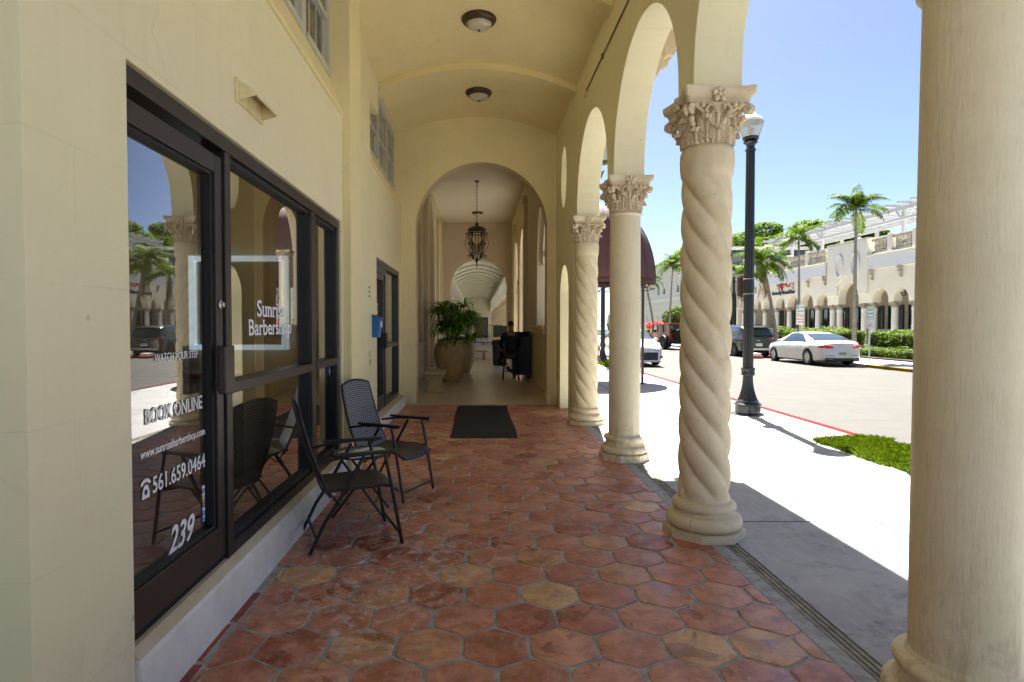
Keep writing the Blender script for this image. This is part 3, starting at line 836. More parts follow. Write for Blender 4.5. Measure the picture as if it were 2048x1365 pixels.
# door leaf
dr = bars([(-1.40, -1.325, 3.075, 3.155, 0.30, 2.36), (-1.40, -1.325, 2.265, 3.073, 0.30, 0.465), (-1.40, -1.325, 2.265, 3.073, 2.27, 2.36)],
          'door', M_frame, B); dr['label'] = 'bronze framed glass door'
bars([(-1.39, -1.34, 2.265, 3.073, .466, .480), (-1.39, -1.34, 2.265, 3.073, 2.255, 2.269), (-1.39, -1.34, 3.050, 3.072, .481, 2.254)], 'glazing_gasket', M_black, dr, bevel=None)
MB().add([(GX,2.265,.4805),(GX,3.0495,.4805),(GX,3.0495,2.2545),(GX,2.265,2.2545)],[(0,1,2,3)]).build('pane', M_glass, dr)
h = bars([(-1.30, -1.262, 3.03, 3.145, 1.150, 1.395), (-1.322, -1.30, 3.05, 3.08, 1.165, 1.20), (-1.322, -1.30, 3.05, 3.08, 1.345, 1.38)], 'handle', M_frame, dr, bevel=0.006)
m = MB(); m.M = Matrix.Translation((-1.325, 3.115, 1.605)) @ Matrix.Rotation(R(90), 4, 'Y'); m.lathe([(0.024, 0), (0.024, 0.008), (0.016, 0.012), (0.014, 0.022), (0.0001, 0.024)], 20)
m.build('lock', simple('brushed_steel', (0.55, 0.55, 0.57), 0.3, 1.0), dr, smooth=40)
TX = GX+0.0045
M_letG = M_letter
text_mesh('WATCH YOUR STEP', 'lettering', M_letG, dr, 2.56, 2.955, 1.36, 0.036, TX, bold=0.0, serif=.035)
text_mesh('BOOK ONLINE', 'lettering', M_letG, dr, 2.485, 2.995, 1.12, 0.066, TX, bold=0.012)
text_mesh('www.sunrisebarbershop.com', 'lettering', M_letG, dr, 2.44, 3.02, 0.965, 0.050, TX, bold=0.012)
text_mesh('561.659.0464', 'lettering', M_letG, dr, 2.53, 3.02, 0.825, 0.072, TX, bold=0.010)
text_mesh('239', 'lettering', M_letG, dr, 2.65, 2.90, 0.535, 0.125, TX, italic=0.35, bold=0.018)
# telephone symbol
ph = MB()
y0, z0 = 2.437, 0.785
ph.plate([[(y0+.012, z0), (y0+.068, z0), (y0+.066, z0+.03), (y0+.052, z0+.055), (y0+.028, z0+.055), (y0+.014, z0+.03)]], 'x', TX-.0004, TX+.0008)
ph.plate([arc(y0+.040, z0+.052, .040, 165, 15, 12, .030) + arc(y0+.040, z0+.052, .026, 15, 165, 12, .016)], 'x', TX-.0004, TX+.0008)
ph.build('telephone_symbol', M_letG, dr)
MB().plate([arc(y0+.040, z0+.026, .012, 0, 360, 16)[:-1]], 'x', TX+.0009, TX+.0012).build('telephone_dial', M_black, dr)
# little stack of card stickers down the door edge
stk = [(0.75,0.78,0.8),(0.2,0.3,0.6),(0.7,0.72,0.75),(0.6,0.62,0.66),(0.75,0.25,0.05),(0.1,0.25,0.55),(0.7,0.7,0.7),(0.1,0.35,0.7),(0.55,0.6,0.7),(0.08,0.3,0.6)]
for i, c_ in enumerate(stk):
    MB().box(TX-.0003, TX+.0006, 2.985, 3.012, 0.685-i*0.0185, 0.700-i*0.0185).build('sticker', simple('sticker_%d' % i, c_, 0.5), dr)
pw = fr
M_cr = simple('barber_lettering', (0.74, 0.74, 0.72), 0.6)
def serif_text(s, y0, y1, zc, h):
    o = text_mesh(s, 'lettering', M_letG, pw, y0, y1, zc, h, TX, bold=0.012, serif=.06)
    return o
serif_text('Sunrise', 3.76, 4.31, 1.604, 0.105)
serif_text('Barbershop', 3.62, 4.44, 1.470, 0.130)
M_blue = simple('blue_sticker', (0.03, 0.10, 0.45), 0.5)
for y, z in ((3.29, 1.04), (5.585, 1.075)):
    MB().plate([arc(y, z, 0.026, 0, 360, 20, 0.045)[:-1]], 'x', TX-.0002, TX+.0008).build('round_sticker', M_blue, pw)
    MB().plate([arc(y, z, 0.016, 0, 360, 20, 0.012)[:-1]], 'x', TX+.0009, TX+.0014).build('sticker_mark', M_letter, pw)
# kerb / ledge below the shopfront
def curb(y0, y1, xo, xf, zt, zo, name='shopfront_kerb'):
    MB().plate([[(xo+0.012, -0.01), (xo, zo-0.02), (xo-.01, zo), (xf-0.14, zo), (xf-0.14, -.01)]], 'y', y0, y1).build(name, M_curb, B, bevel=0.006)
    MB().plate([[(xo-.004, zo+.001), (xf, zt-.001), (xf-0.13, zt-.001), (xf-0.13, zo+.001)]], 'y', y0, y1).build('ledge', M_ledge, B, bevel=0.004)
curb(2.255, 5.828, -1.268, FX, 0.267, 0.232)
# threshold box: near-black, painting the shade of the gap below the door
MB().box(-1.40, -1.335, 2.265, 3.16, 0.2675, 0.299).build('door_gap_shade', M_gap, B)
# second shopfront
F2 = W2-0.02
fr2 = bars([(-1.60, F2, S0, S1, ZT-.08, ZT-.004), (-1.60, F2, S0+.002, S0+.06, 0.20, ZT-.083), (-1.60, F2, 9.62, 9.72, 0.20, ZT-.083), (-1.60, F2, S1-.10, S1-.002, 0.20, ZT-.083),
            (-1.60, F2, 9.722, S1-.102, 0.20, 0.28), (-1.58, F2+.006, 9.722, S1-.102, 1.13, 1.20), (-1.60, F2, S0+.062, 9.618, 2.28, ZT-.083)], 'shopfront', M_frame, B)
fr2['label'] = 'bronze shopfront by the end wall'
for z0, z1 in ((0.281, 1.129), (1.201, 2.396)):
    MB().add([(F2-.06,9.723,z0),(F2-.06,S1-.103,z0),(F2-.06,S1-.103,z1),(F2-.06,9.723,z1)],[(0,1,2,3)]).build('pane', M_glass, fr2)
dr2 = bars([(-1.55, F2-.012, S0+.065, S0+.13, .21, 2.275), (-1.55, F2-.012, 9.52, 9.615, .21, 2.275), (-1.55, F2-.012, S0+.132, 9.518, .21, .42), (-1.55, F2-.012, S0+.132, 9.518, 2.19, 2.275)], 'door', M_frame, B)
dr2['label'] = 'second glass door'
MB().add([(F2-.06,S0+.132,.421),(F2-.06,9.518,.421),(F2-.06,9.518,2.189),(F2-.06,S0+.132,2.189)],[(0,1,2,3)]).build('pane', M_glass, dr2)
bars([(F2+.01, F2+.055, 9.38, 9.56, 1.135, 1.385), (F2-.012, F2+.01, 9.45, 9.50, 1.16, 1.19), (F2-.012, F2+.01, 9.45, 9.50, 1.33, 1.36)], 'handle', M_black, dr2, bevel=.006)
text_mesh('VRS', 'lettering', M_letter, dr2, 8.88, 9.25, 1.75, .17, F2-.054, bold=.015)
curb(7.55, 11.42, -1.365, F2, 0.198, 0.165)

# room behind the shop windows
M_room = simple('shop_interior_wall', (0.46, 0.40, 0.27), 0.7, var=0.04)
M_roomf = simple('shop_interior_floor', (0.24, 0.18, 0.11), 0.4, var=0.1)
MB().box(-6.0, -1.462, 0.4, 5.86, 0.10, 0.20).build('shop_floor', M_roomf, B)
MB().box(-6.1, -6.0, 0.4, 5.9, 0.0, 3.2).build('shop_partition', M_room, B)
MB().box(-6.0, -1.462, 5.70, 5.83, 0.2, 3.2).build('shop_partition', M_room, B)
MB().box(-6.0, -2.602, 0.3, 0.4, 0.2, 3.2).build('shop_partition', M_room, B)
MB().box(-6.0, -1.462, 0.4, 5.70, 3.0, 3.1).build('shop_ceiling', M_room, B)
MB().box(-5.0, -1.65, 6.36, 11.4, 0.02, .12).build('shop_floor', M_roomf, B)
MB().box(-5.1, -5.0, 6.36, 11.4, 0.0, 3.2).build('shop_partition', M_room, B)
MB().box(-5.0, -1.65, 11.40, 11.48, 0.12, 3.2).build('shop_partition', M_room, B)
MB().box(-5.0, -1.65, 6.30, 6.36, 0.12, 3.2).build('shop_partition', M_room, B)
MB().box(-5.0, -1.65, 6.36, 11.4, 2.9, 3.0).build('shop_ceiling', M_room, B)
# LED framed mirror, tube light, counter, cabinets inside the barbershop
t = thing('lit_mirror', 'square mirror with a glowing pale blue border on the wall inside the barbershop', 'mirror', (0, 0, 0))
bars([(-2.67, -2.625, 5.60, 5.69, 1.27, 2.14), (-1.815, -1.77, 5.60, 5.69, 1.27, 2.14), (-2.623, -1.817, 5.60, 5.69, 1.27, 1.315), (-2.623, -1.817, 5.60, 5.69, 2.095, 2.14)], 'light_border', M_led, t, bevel=None)
M_mir = simple('mirror_glass', (0.35, 0.32, 0.26), 0.15, 0.6)
MB().box(-2.623, -1.817, 5.66, 5.69, 1.317, 2.093).build('mirror_pane', M_mir, t)
t = thing('ceiling_tube_light', 'slim lit fluorescent tube on the ceiling inside the barbershop', 'ceiling light', (-2.25, 4.4, 2.9))
MB().box(-0.07, 0.07, -0.42, 0.42, 0.03, 0.098).build('housing', M_white, t, bevel=.004)
MB().box(-0.05, 0.05, -0.40, 0.40, 0.0, 0.028).build('tube', M_tube, t, bevel=.004)
t = thing('barber_counter', 'low cream cabinet counter along the far wall inside the barbershop', 'counter', (-3.6, 5.4, 0.2))
MB().box(-1.4, 1.6, -0.25, 0.28, 0, 0.85).build('cabinet', simple('cabinet_cream', (0.42, 0.35, 0.24), 0.5), t, bevel=.005)
MB().box(-1.42, 1.62, -0.28, 0.29, 0.853, 0.89).build('countertop', simple('counter_brown', (0.22, 0.12, 0.06), 0.3), t, bevel=.005)
m = MB()
for k in range(9): m.box(-1.35+k*0.33, -1.06+k*0.33, -0.262, -0.252, 0.06, 0.80)
m.build('cabinet_door', simple('cabinet_door_cream', (0.46, 0.39, 0.27), 0.5), t, bevel=.003)
t = thing('barber_chair', 'black padded barber chair standing inside the barbershop', 'barber chair', (-3.3, 3.4, 0.2), 0.5)
m = MB(); m.lathe([(0.32, 0), (0.32, .03), (0.08, .06), (0.06, .42), (0.09, .45)], 24); m.build('pedestal', simple('chrome', (0.6, 0.6, 0.6), 0.15, 1), t, smooth=40)
MB().box(-.27, .27, -.27, .27, .45, .58).build('seat', M_black, t, bevel=.04)
MB().box(-.25, .25, .22, .34, .58, 1.15).build('backrest', M_black, t, bevel=.04)
for s in (-1, 1): MB().box(s*.27, s*.34, -.2, .25, .68, .76).build('armrest', M_black, t, bevel=.02)

# ================================================================ UPPER SASH WINDOWS (parts of the building)
M_sash = simple('sash_paint', (0.50, 0.50, 0.44), 0.5, var=0.04)
M_curtain = simple('window_curtain', (0.36, 0.35, 0.28), 0.8, var=0.15, vscale=12)
def sash_window(x, y0, y1, z0, z1):
    W = bars([(x-.09, x, y0, y0+.05, z0, z1), (x-.09, x, y1-.05, y1, z0, z1), (x-.09, x, y0+.051, y1-.051, z1-.05, z1), (x-.09, x+.02, y0+.051, y1-.051, z0, z0+.05)], 'window', M_sash, B, .004)
    zm = z0+.05+(z1-z0-.1)*0.44
    a, b = y0+.052, y1-.052
    def sash(xs, za, zb, nc, nr):
        sp = [(xs-.03, xs, a, a+.04, za, zb), (xs-.03, xs, b-.04, b, za, zb), (xs-.03, xs, a+.041, b-.041, za, za+.045), (xs-.03, xs, a+.041, b-.041, zb-.04, zb)]
        A, Bq, C, D = a+.042, b-.042, za+.046, zb-.041
        for i in range(1, nc): y = A+(Bq-A)*i/nc; sp.append((xs-.022, xs-.004, y-.009, y+.009, C, D))
        for i in range(1, nr):
            z = C+(D-C)*i/nr
            for q in range(nc):
                ya = A+(Bq-A)*q/nc+.0095; yb = A+(Bq-A)*(q+1)/nc-.0095
                sp.append((xs-.021, xs-.005, ya, yb, z-.009, z+.009))
        bars(sp, 'sash', M_sash, W, None)
        MB().add([(xs-.014,A,C),(xs-.014,Bq,C),(xs-.014,Bq,D),(xs-.014,A,D)],[(0,1,2,3)]).build('pane', M_glass2, W)
    sash(x-.008, zm-.02, z1-.052, 3, 2)
    sash(x-.042, z0+.052, zm+.018, 3, 1)
    MB().box(x-.20, x-.19, y0, y1, z0, z1).build('curtain', M_curtain, W)
for k in range(3): sash_window(-1.405, 3.255+k*0.86, 3.255+k*0.86+0.855, 3.852, 5.055)
for k in range(3): sash_window(-1.555, 8.68+k*0.905, 8.68+k*0.905+0.90, 3.985, 5.055)
MB().box(-1.75, -1.58, 8.25, 8.675, 3.98, 5.055).build('wall_head', M_wx, B)

# ================================================================ WALL AND CEILING FITTINGS
def ceiling_light(y, label, x=0.02, z=None):
    z = vz(x) if z is None else z
    t = thing('ceiling_light', label, 'ceiling light', (x, y, z-0.005), group='flush ceiling lights')
    m = MB(); m.lathe([(0.0001, 0.03), (0.215, 0.03), (0.222, 0.0), (0.222, -.02), (0.205, -.045), (0.185, -.052), (0.175, -.07), (0.165, -.072), (0.16, -.05)], 48)
    m.build('rim', M_bronze, t, smooth=40)
    m = MB(); m.lathe([(0.163, -.06)] + [(0.163*math.cos(a), -.06-0.085*math.sin(a)) for a in [R(90*i/10) for i in range(1, 10)]] + [(0.0001, -.145)], 40)
    m.build('bowl', M_frost, t, smooth=60)
    m = MB(); m.lathe([(0.0001, -.135), (0.018, -.14), (0.02, -.152), (0.012, -.16), (0.0001, -.166)], 16); m.build('finial', M_bronze, t, smooth=60)
    return t
ceiling_light(7.84, 'bronze rimmed flush light with frosted bowl, nearer one on the vaulted ceiling')
ceiling_light(10.28, 'bronze rimmed flush light with frosted bowl, beyond the ceiling rib near the arch')
ceiling_light(24.0, 'small flush light on the hall ceiling just behind the lantern chain', x=0.0, z=5.945)
# vent hood
t = thing('vent_hood', 'cream painted metal vent hood on the wall above the barbershop window', 'vent hood', (WX, 3.28, 2.695)); t.scale = (1, 1, .66)
MB().box(0.001, 0.012, -.03, 0.37, 0.0, 0.19).build('back_plate', M_plain, t, bevel=.003)
hp = [(0.013, 0.165), (0.04, 0.160), (0.075, 0.125), (0.10, 0.085), (0.108, 0.06)]
m = MB(); m.plate([hp + [(p[0]-.004, p[1]-.006) for p in hp[::-1]]], 'y', 0.0, 0.33)
m.plate([[(0.013, 0.02)] + [(p[0]-.002, p[1]-.003) for p in hp[::-1]]], 'y', -.004, 0.0).plate([[(0.013, 0.02)] + [(p[0]-.002, p[1]-.003) for p in hp[::-1]]], 'y', 0.33, 0.334)
m.build('hood', M_plain, t, smooth=30)
# thin drain pipe by the pilaster
m = MB(); m.tube([(-1.262, 5.93, 0.10), (-1.262, 5.93, 2.92), (-1.262, 5.915, 2.965), (-1.262, 5.88, 2.985), (-1.32, 5.80, 2.985)], 0.014, 10)
m.M = Matrix.Translation((0, -0.12, 0))
o = m.build('wall_pipe', M_plain, None, smooth=50); tag(o, 'thin cream painted pipe running up the wall beside the barbershop window', 'pipe')
# conduit on the arcade wall
m = MB(); m.tube([(XI-.012, -1.7, 4.66), (XI-.012, 8.25, 4.66)], 0.009, 8)
for y in (1.0, 3.4, 5.6, 7.2): m.box(XI-.024, XI-.001, y-.02, y+.02, 4.63, 4.69)
o = m.build('electrical_conduit', simple('conduit_dark', (0.20, 0.15, 0.08), 0.5), None, smooth=50); tag(o, 'thin dark conduit line running along the arcade wall above the arches', 'conduit')
t = thing('junction_box', 'small round junction box at the end of the conduit on the arcade wall', 'junction box', (XI, 8.32, 4.66))
m = MB(); m.M = Matrix.Rotation(R(-90), 4, 'Y'); m.lathe([(0.06, 0.001), (0.06, .035), (0.045, .05), (0.0001, .052)], 20); m.build('box', M_plain, t, smooth=40)
# mailbox
t = thing('blue_mailbox', 'bright blue wall mailbox beside the second glass door', 'mailbox', (W2, 8.42, 1.33))
M_mb = simple('blue_plastic', (0.01, 0.13, 0.42), 0.35, var=0.05)
m = MB(); m.plate([[(0.001, 0), (0.085, 0.0), (0.115, 0.25), (0.115, 0.268), (0.001, 0.30)]], 'y', -.12, .12); m.build('body', M_mb, t, bevel=.006)
m = MB(); m.plate([[(0.001, .303), (0.117, .272), (0.125, .262), (0.128, .270), (0.001, .315)]], 'y', -.13, .13); m.build('lid', M_mb, t, bevel=.002)
MB().box(0.095, 0.118, -.03, .05, .14, .22).build('card', M_white, t)
# small wall remnants / plates
M_rust = simple('rust_stain', (0.30, 0.18, 0.08), 0.8)
t = thing('old_bracket', 'row of small rusty screw plates on the wall above the blue mailbox', 'bracket', (W2, 8.10, 1.87))
for k in range(3): MB().box(0.001, 0.012, -.02, .02, k*.06, k*.06+.03).build('plate', M_rust, t, bevel=.002)
t = thing('old_doorbell', 'small chipped plate on the wall below and left of the blue mailbox', 'plate', (W2, 8.10, 0.95))
MB().box(0.001, 0.014, -.03, .03, 0, .20).build('plate', M_plain, t, bevel=.003)
MB().box(0.0145, 0.018, -.015, .015, .03, .09).build('chip', M_rust, t)
# door mat
m = MB(); 
def matf(u, v): return (-0.365+0.90*u + 0.01*math.sin(v*7), 7.98+3.18*v, 0.012+0.004*noise.noise(Vector((u*4, v*8, 0))))
m.grid(matf, 20, 60); m.box(-0.36, 0.53, 7.985, 11.155, 0.0015, 0.010)
o = m.build('door_mat', simple('black_carpet_mat', (0.010, 0.010, 0.010), 0.9, var=0.5, vscale=20, bump=0.6, bscale=200), None, smooth=40); tag(o, 'long worn black mat lying on the terracotta tiles before the arch', 'mat')
# wall lantern outside
t = thing('wall_lantern', 'iron bracket wall lantern with glass on the outside of the arcade wall', 'wall lantern', (XO, 10.1, 3.9))
m = MB()
sp = [(0.02, 0, 0.30)] + [(0.02+0.26*(i/20), 0, 0.22-0.20*math.sin(PI*i/20*0.9)) for i in range(1, 21)]
m.tube(sp, .012, 8)
m.tube([(0.17+0.09*(1-i/26)*math.cos(R(-60+30*i)), 0, 0.10+0.09*(1-i/26)*math.sin(R(-60+30*i))) for i in range(22)], .009, 6)
m.box(0.0, 0.02, -.05, .05, .0, .5)
m.build('bracket', M_iron, t, smooth=50)
m = MB(); m.lathe([(0.05, .26), (0.10, .28), (0.105, .30), (0.09, .31)], 12, c=(.28, 0)); m.lathe([(0.115, .60), (0.12, .62), (0.07, .70), (0.03, .74), (0.03, .78), (0.0001, .80)], 12, c=(.28, 0))
for k in range(6):
    a = R(60*k); m.tube([(.28+.095*math.cos(a), .095*math.sin(a), .30), (.28+.11*math.cos(a), .11*math.sin(a), .60)], .007, 5)
m.build('cage', M_iron, t, smooth=30)
m = MB(); m.lathe([(0.085, .31), (0.10, .60)], 12, c=(.28, 0)); m.build('glass', frosted('lantern_glass', (0.55, 0.6, 0.55)), t, smooth=40)
# ================================================================ FOLDING WICKER CHAIRS, TABLE, MAGAZINE
def wicker():
    t = NT('black_wicker'); p = t.pos()
    mp = t.n('ShaderNodeMapping'); t.l(t.pos('UV'), mp.inputs[0])
    br = t.n('ShaderNodeTexBrick'); br.inputs['Scale'].default_value = 1.0; br.inputs['Brick Width'].default_value = 0.030; br.inputs['Row Height'].default_value = 0.016
    br.inputs['Mortar Size'].default_value = 0.0045; br.inputs['Mortar Smooth'].default_value = 0.1
    t.l(mp.outputs[0], br.inputs['Vector'])
    t.inp('Base Color', (0.022, 0.021, 0.022, 1)); t.inp('Roughness', 0.35)
    return t, br
def wicker_mat():
    t, br = wicker()
    br.inputs['Color1'].default_value = (0.34, 0.36, 0.37, 1); br.inputs['Color2'].default_value = (0.27, 0.29, 0.30, 1); br.inputs['Mortar'].default_value = (0.012, 0.012, 0.013, 1)
    t.l(br.outputs['Color'], t.b.inputs['Base Color']); 
    t.bump(br.outputs['Fac'], 0.6, -0.004); return t.m
M_wick = wicker_mat()
def wicker_dark():
    t = NT('dark_wicker'); v = t.n('ShaderNodeTexWave'); v.inputs['Scale'].default_value = 60; t.l(t.pos('UV'), v.inputs[0])
    t.l(t.ramp(v.outputs[0], [(0.2, (0.010, .009, .009)), (0.8, (0.045, .04, .038))]), t.b.inputs['Base Color']); t.inp('Roughness', 0.4); t.bump(v.outputs[0], .5, .003); return t.m
M_wickd = wicker_dark()
M_chairf = simple('brown_black_steel', (0.030, 0.022, 0.020), 0.35, 0.5)
def sheet_part(fn, nu, nv, th, name, mat, parent, uvscale):
    m = MB(); me_v = []
    m.grid(fn, nu, nv)
    o = m.build(name, mat, parent, smooth=60, fix=False)
    me = o.data; uv = me.uv_layers.new(name='UVMap')
    for poly in me.polygons:
        for li in poly.loop_indices:
            vi = me.loops[li].vertex_index; i, j = divmod(vi, nv+1)
            uv.data[li].uv = (i/nu*uvscale[0], j/nv*uvscale[1])
    s = o.modifiers.new('solid', 'SOLIDIFY'); s.thickness = th; s.offset = 0
    return o
def make_chair(label):
    # local: +x is the way the sitter faces, y is width
    t = thing('folding_chair', label, 'chair', (0, 0, 0), group='folding wicker chairs by the barbershop window')
    hw = 0.255
    def back(u, v):      # u across, v up
        y = (u-0.5)*2*(hw-.03); w = 1 - 0.10*v**3
        z = 0.36 + 0.60*v; x = -0.16 - 0.20*v - 0.02*math.sin(PI*v) - 0.018*math.cos(PI*(u-.5))
        z += 0.035*math.cos(PI*(u-.5))*v**4
        return (x, y*w, z)
    sheet_part(back, 16, 20, .012, 'backrest', M_wick, t, (.45, .60))
    def seat(u, v):
        y = (u-0.5)*2*(hw-.03); x = -0.20+0.50*v; z = 0.40 + 0.01*v - 0.022*math.cos(PI*(u-.5)) + (0.0 if v < .8 else -0.05*((v-.8)/.2)**2)
        return (x, y, z)
    sheet_part(seat, 16, 18, .012, 'seat', M_wickd, t, (.45, .5))
    m = MB()
    fr_ = [back(0, i/10) for i in range(11)] + [back(k/10, 1) for k in range(1, 10)] + [back(1, 1-i/10) for i in range(11)]
    m.tube(fr_, .010, 8); m.build('back_frame', M_chairf, t, smooth=50)
    m = MB(); m.tube([seat(0, i/8) for i in range(9)] + [seat(k/8, 1) for k in range(1, 8)] + [seat(1, 1-i/8) for i in range(9)], .010, 8)
    m.build('seat_frame', M_chairf, t, smooth=50)
    for s in (-1, 1):
        y = s*hw
        # front leg: from arm front down to the front foot ; rear leg crosses from the seat front area to the rear foot
        m = MB(); m.tube([(0.20, y, 0.625), (0.245, y, 0.40), (0.315, y, 0.0)], .0125, 8); m.build('leg', M_chairf, t, smooth=50)
        m = MB(); m.tube([(0.06, y-s*.02, 0.62), (-0.11, y-s*.02, 0.33), (-0.20, y-s*.02, 0.20), (-0.30, y-s*.02, 0.0)], .0125, 8); m.build('leg', M_chairf, t, smooth=50)
        m = MB(); m.tube([(-0.19, y-s*.035, 0.42), (-0.10, y-s*.035, .30), (0.0, y-s*.035, .40)], .009, 8); m.build('hinge_brace', M_chairf, t, smooth=50)
        m = MB(); m.tube([(-0.245, y, 0.60), (-0.08, y, 0.628), (0.12, y, 0.638), (0.275, y, 0.632)], .011, 8)
        m.box(-0.14, 0.29, y-.020, y+.020, 0.636, 0.654)
        m.build('armrest', M_chairf, t, smooth=40, bevel=.004)
    m = MB(); m.tube([(0.300, -hw, .075), (0.300, hw, .075)], .010, 8); m.build('stretcher', M_chairf, t, smooth=50)
    m = MB(); m.tube([(-0.255, -hw+.02, .095), (-0.255, hw-.02, .095)], .010, 8); m.build('stretcher', M_chairf, t, smooth=50)
    return t
ch = make_chair('black wicker folding chair nearest the camera, its back to the shop window')
ch.location = (-0.905, 4.235, 0.001); ch.rotation_euler = (0, 0, R(22))
ch2 = copy_tree(ch); ch2['label'] = 'black wicker folding chair beyond the small table, its woven back turned to us'
ch2.location = (-0.80, 5.42, 0.001); ch2.rotation_euler = (0, 0, R(-25))
t = thing('side_table', 'small round folding table with dark rim between the two wicker chairs', 'table', (-0.93, 4.80, 0.001)); t.scale = (1, 1, .95)
def tabletop_mat():
    t_ = NT('ribbed_glass_top'); t_.inp('Base Color', (0.10, 0.115, 0.075, 1)); t_.inp('Roughness', 0.12); t_.inp('Specular IOR Level', 0.8)
    w_ = t_.n('ShaderNodeTexWave'); w_.inputs['Scale'].default_value = 25; t_.l(t_.pos(), w_.inputs[0]); t_.bump(w_.outputs[0], .15, .002); return t_.m
m = MB(); m.lathe([(0.0001, .508), (0.222, .508), (0.222, .514), (0.0001, .514)], 40); m.build('tabletop', tabletop_mat(), t, smooth=40)
m = MB(); m.tube([(0.228*math.cos(R(9*k)), 0.228*math.sin(R(9*k)), .508) for k in range(40)], .011, 8, closed=True); m.build('rim', M_chairf, t, smooth=60)
for s in (-1, 1):
    for q in (-1, 1):
        m = MB(); m.tube([(q*.15, s*.11, .500), (-q*.20, s*.13, 0.0)], .010, 8); m.build('leg', M_chairf, t, smooth=50)
for q in (-.12, .12):
    m = MB(); m.tube([(q, -.12, .10), (q, .12, .10)], .007, 6); m.build('stretcher', M_chairf, t, smooth=50)
def mag_mat():
    t_ = NT('magazine_cover'); vo = t_.n('ShaderNodeTexVoronoi'); vo.inputs['Scale'].default_value = 14; t_.l(t_.pos(), vo.inputs['Vector'])
    sp = t_.n('ShaderNodeSeparateColor'); t_.l(vo.outputs['Color'], sp.inputs[0])
    t_.l(t_.ramp(sp.outputs[0], [(0, (.70, .74, .78)), (.4, (.75, .78, .80)), (.55, (.10, .09, .10)), (.7, (.35, .22, .18)), (.85, (.5, .55, .6)), (1, (.25, .4, .55))]), t_.b.inputs['Base Color']); t_.inp('Roughness', .3); return t_.m
t = thing('magazine', 'open glossy magazine lying on the small round table', 'magazine', (-0.88, 4.74, 0.492), R(35)); t.scale = (.92, .92, 1)
M_page = simple('paper', (0.72, 0.76, 0.80), 0.5)
MB().box(-.20, .20, -.14, .14, 0, .008).build('pages', M_page, t, bevel=.002)
m = MB(); m.grid(lambda u, v: (-.195+.39*u, -.135+.27*v, .0095+.008*abs(math.sin(PI*2*u))), 16, 2); m.build('cover', mag_mat(), t, smooth=60, fix=False)

# ================================================================ HALL BEHIND THE ARCH
H = thing('hall_building', 'taller flat ceilinged hall of the arcade beyond the round arch', 'building')
HZ = 5.95
HL, HR = -1.50, 1.49
def gothic(yc, r, zs, top, n=14):
    # pointed arch outline (right to left reversed for hole)
    a = [(yc-r, zs)]
    for i in range(1, n+1):
        f = i/n; a.append((yc-r*math.cos(f*PI/2)**0.9, zs+(top-zs)*math.sin(f*PI/2)**1.1))
    b = [(2*yc-p[0], p[1]) for p in a[::-1][1:]]
    return a+b
out = [(11.87, 0), (26.5, 0), (26.5, HZ), (11.87, HZ)]
h1 = [(14.9, 1.05), (16.3, 1.05)] + arc(15.6, 3.6, .7, 0, 180, 14)
h2 = [(18.3, 0.02), (21.3, 0.02)] + arc(19.8, 4.0, 1.5, 0, 180, 18)
h3 = [(23.6, 0.5), (25.2, 0.5)] + arc(24.4, 3.4, .8, 0, 180, 12)
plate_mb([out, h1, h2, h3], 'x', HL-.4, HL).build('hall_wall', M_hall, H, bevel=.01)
M_wood = simple('brown_wood', (0.16, 0.095, 0.035), 0.5, var=0.2)
M_olive = simple('dark_olive_glass', (0.05, 0.045, 0.025), 0.2)
MB().box(HL-.30, HL-.26, 14.8, 16.4, 1.0, 4.4).build('window', M_olive, H)
MB().box(HL-.02, HL+.09, 14.75, 16.45, 0.97, 1.045).build('sill', M_hall, H, bevel=.01)
d = MB().box(HL-.30, HL-.26, 18.2, 21.4, 0, 5.6).build('door', M_wood, H)
m = MB()
for y in (18.35, 19.0, 19.78, 20.55, 21.2): m.box(HL-.258, HL-.20, y-.05, y+.05, 0, 5.4)
for z in (2.4, 3.9, .9): m.box(HL-.257, HL-.21, 18.3, 21.3, z, z+.09)
m.build('door_frame', M_wood, d)
MB().box(HL-.30, HL-.26, 23.5, 25.3, .4, 4.3).build('window', M_olive, H)
for y in (13.2, 17.2, 22.3):
    m = MB(); m.box(HL+.001, HL+.12, y-.24, y+.24, 0, 5.2); m.box(HL+.001, HL+.17, y-.30, y+.30, 5.201, 5.34); m.box(HL+.001, HL+.15, y-.28, y+.28, 0.001, .22)
    m.build('pilaster', M_hall, H, bevel=.01)
    m = MB(); m.box(HR-.10, HR-.001, y+1.2-.24, y+1.2+.24, 0, 5.2); m.box(HR-.15, HR-.001, y+1.2-.30, y+1.2+.30, 5.201, 5.34)
    if y > 16: m.build('pilaster', M_hall, H, bevel=.01)
g1 = gothic(14.0, 1.25, 3.0, 4.5)
hole1 = [(12.75, 1.5), (15.25, 1.5)] + g1[::-1]
hole2 = [(19.1, 0.02), (21.6, 0.02)] + gothic(20.35, 1.25, 3.1, 4.7)[::-1]
hole3 = [(22.4, 0.02), (24.9, 0.02)] + gothic(23.65, 1.25, 3.1, 4.7)[::-1]
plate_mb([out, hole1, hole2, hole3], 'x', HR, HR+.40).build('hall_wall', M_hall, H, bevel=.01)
MB().box(HR-.14, HR+.3, 12.75, 15.25, 1.40, 1.496).box(HR-.10, HR-.001, 12.8, 15.2, 1.30, 1.399).build('sill', M_stone, H, bevel=.02)
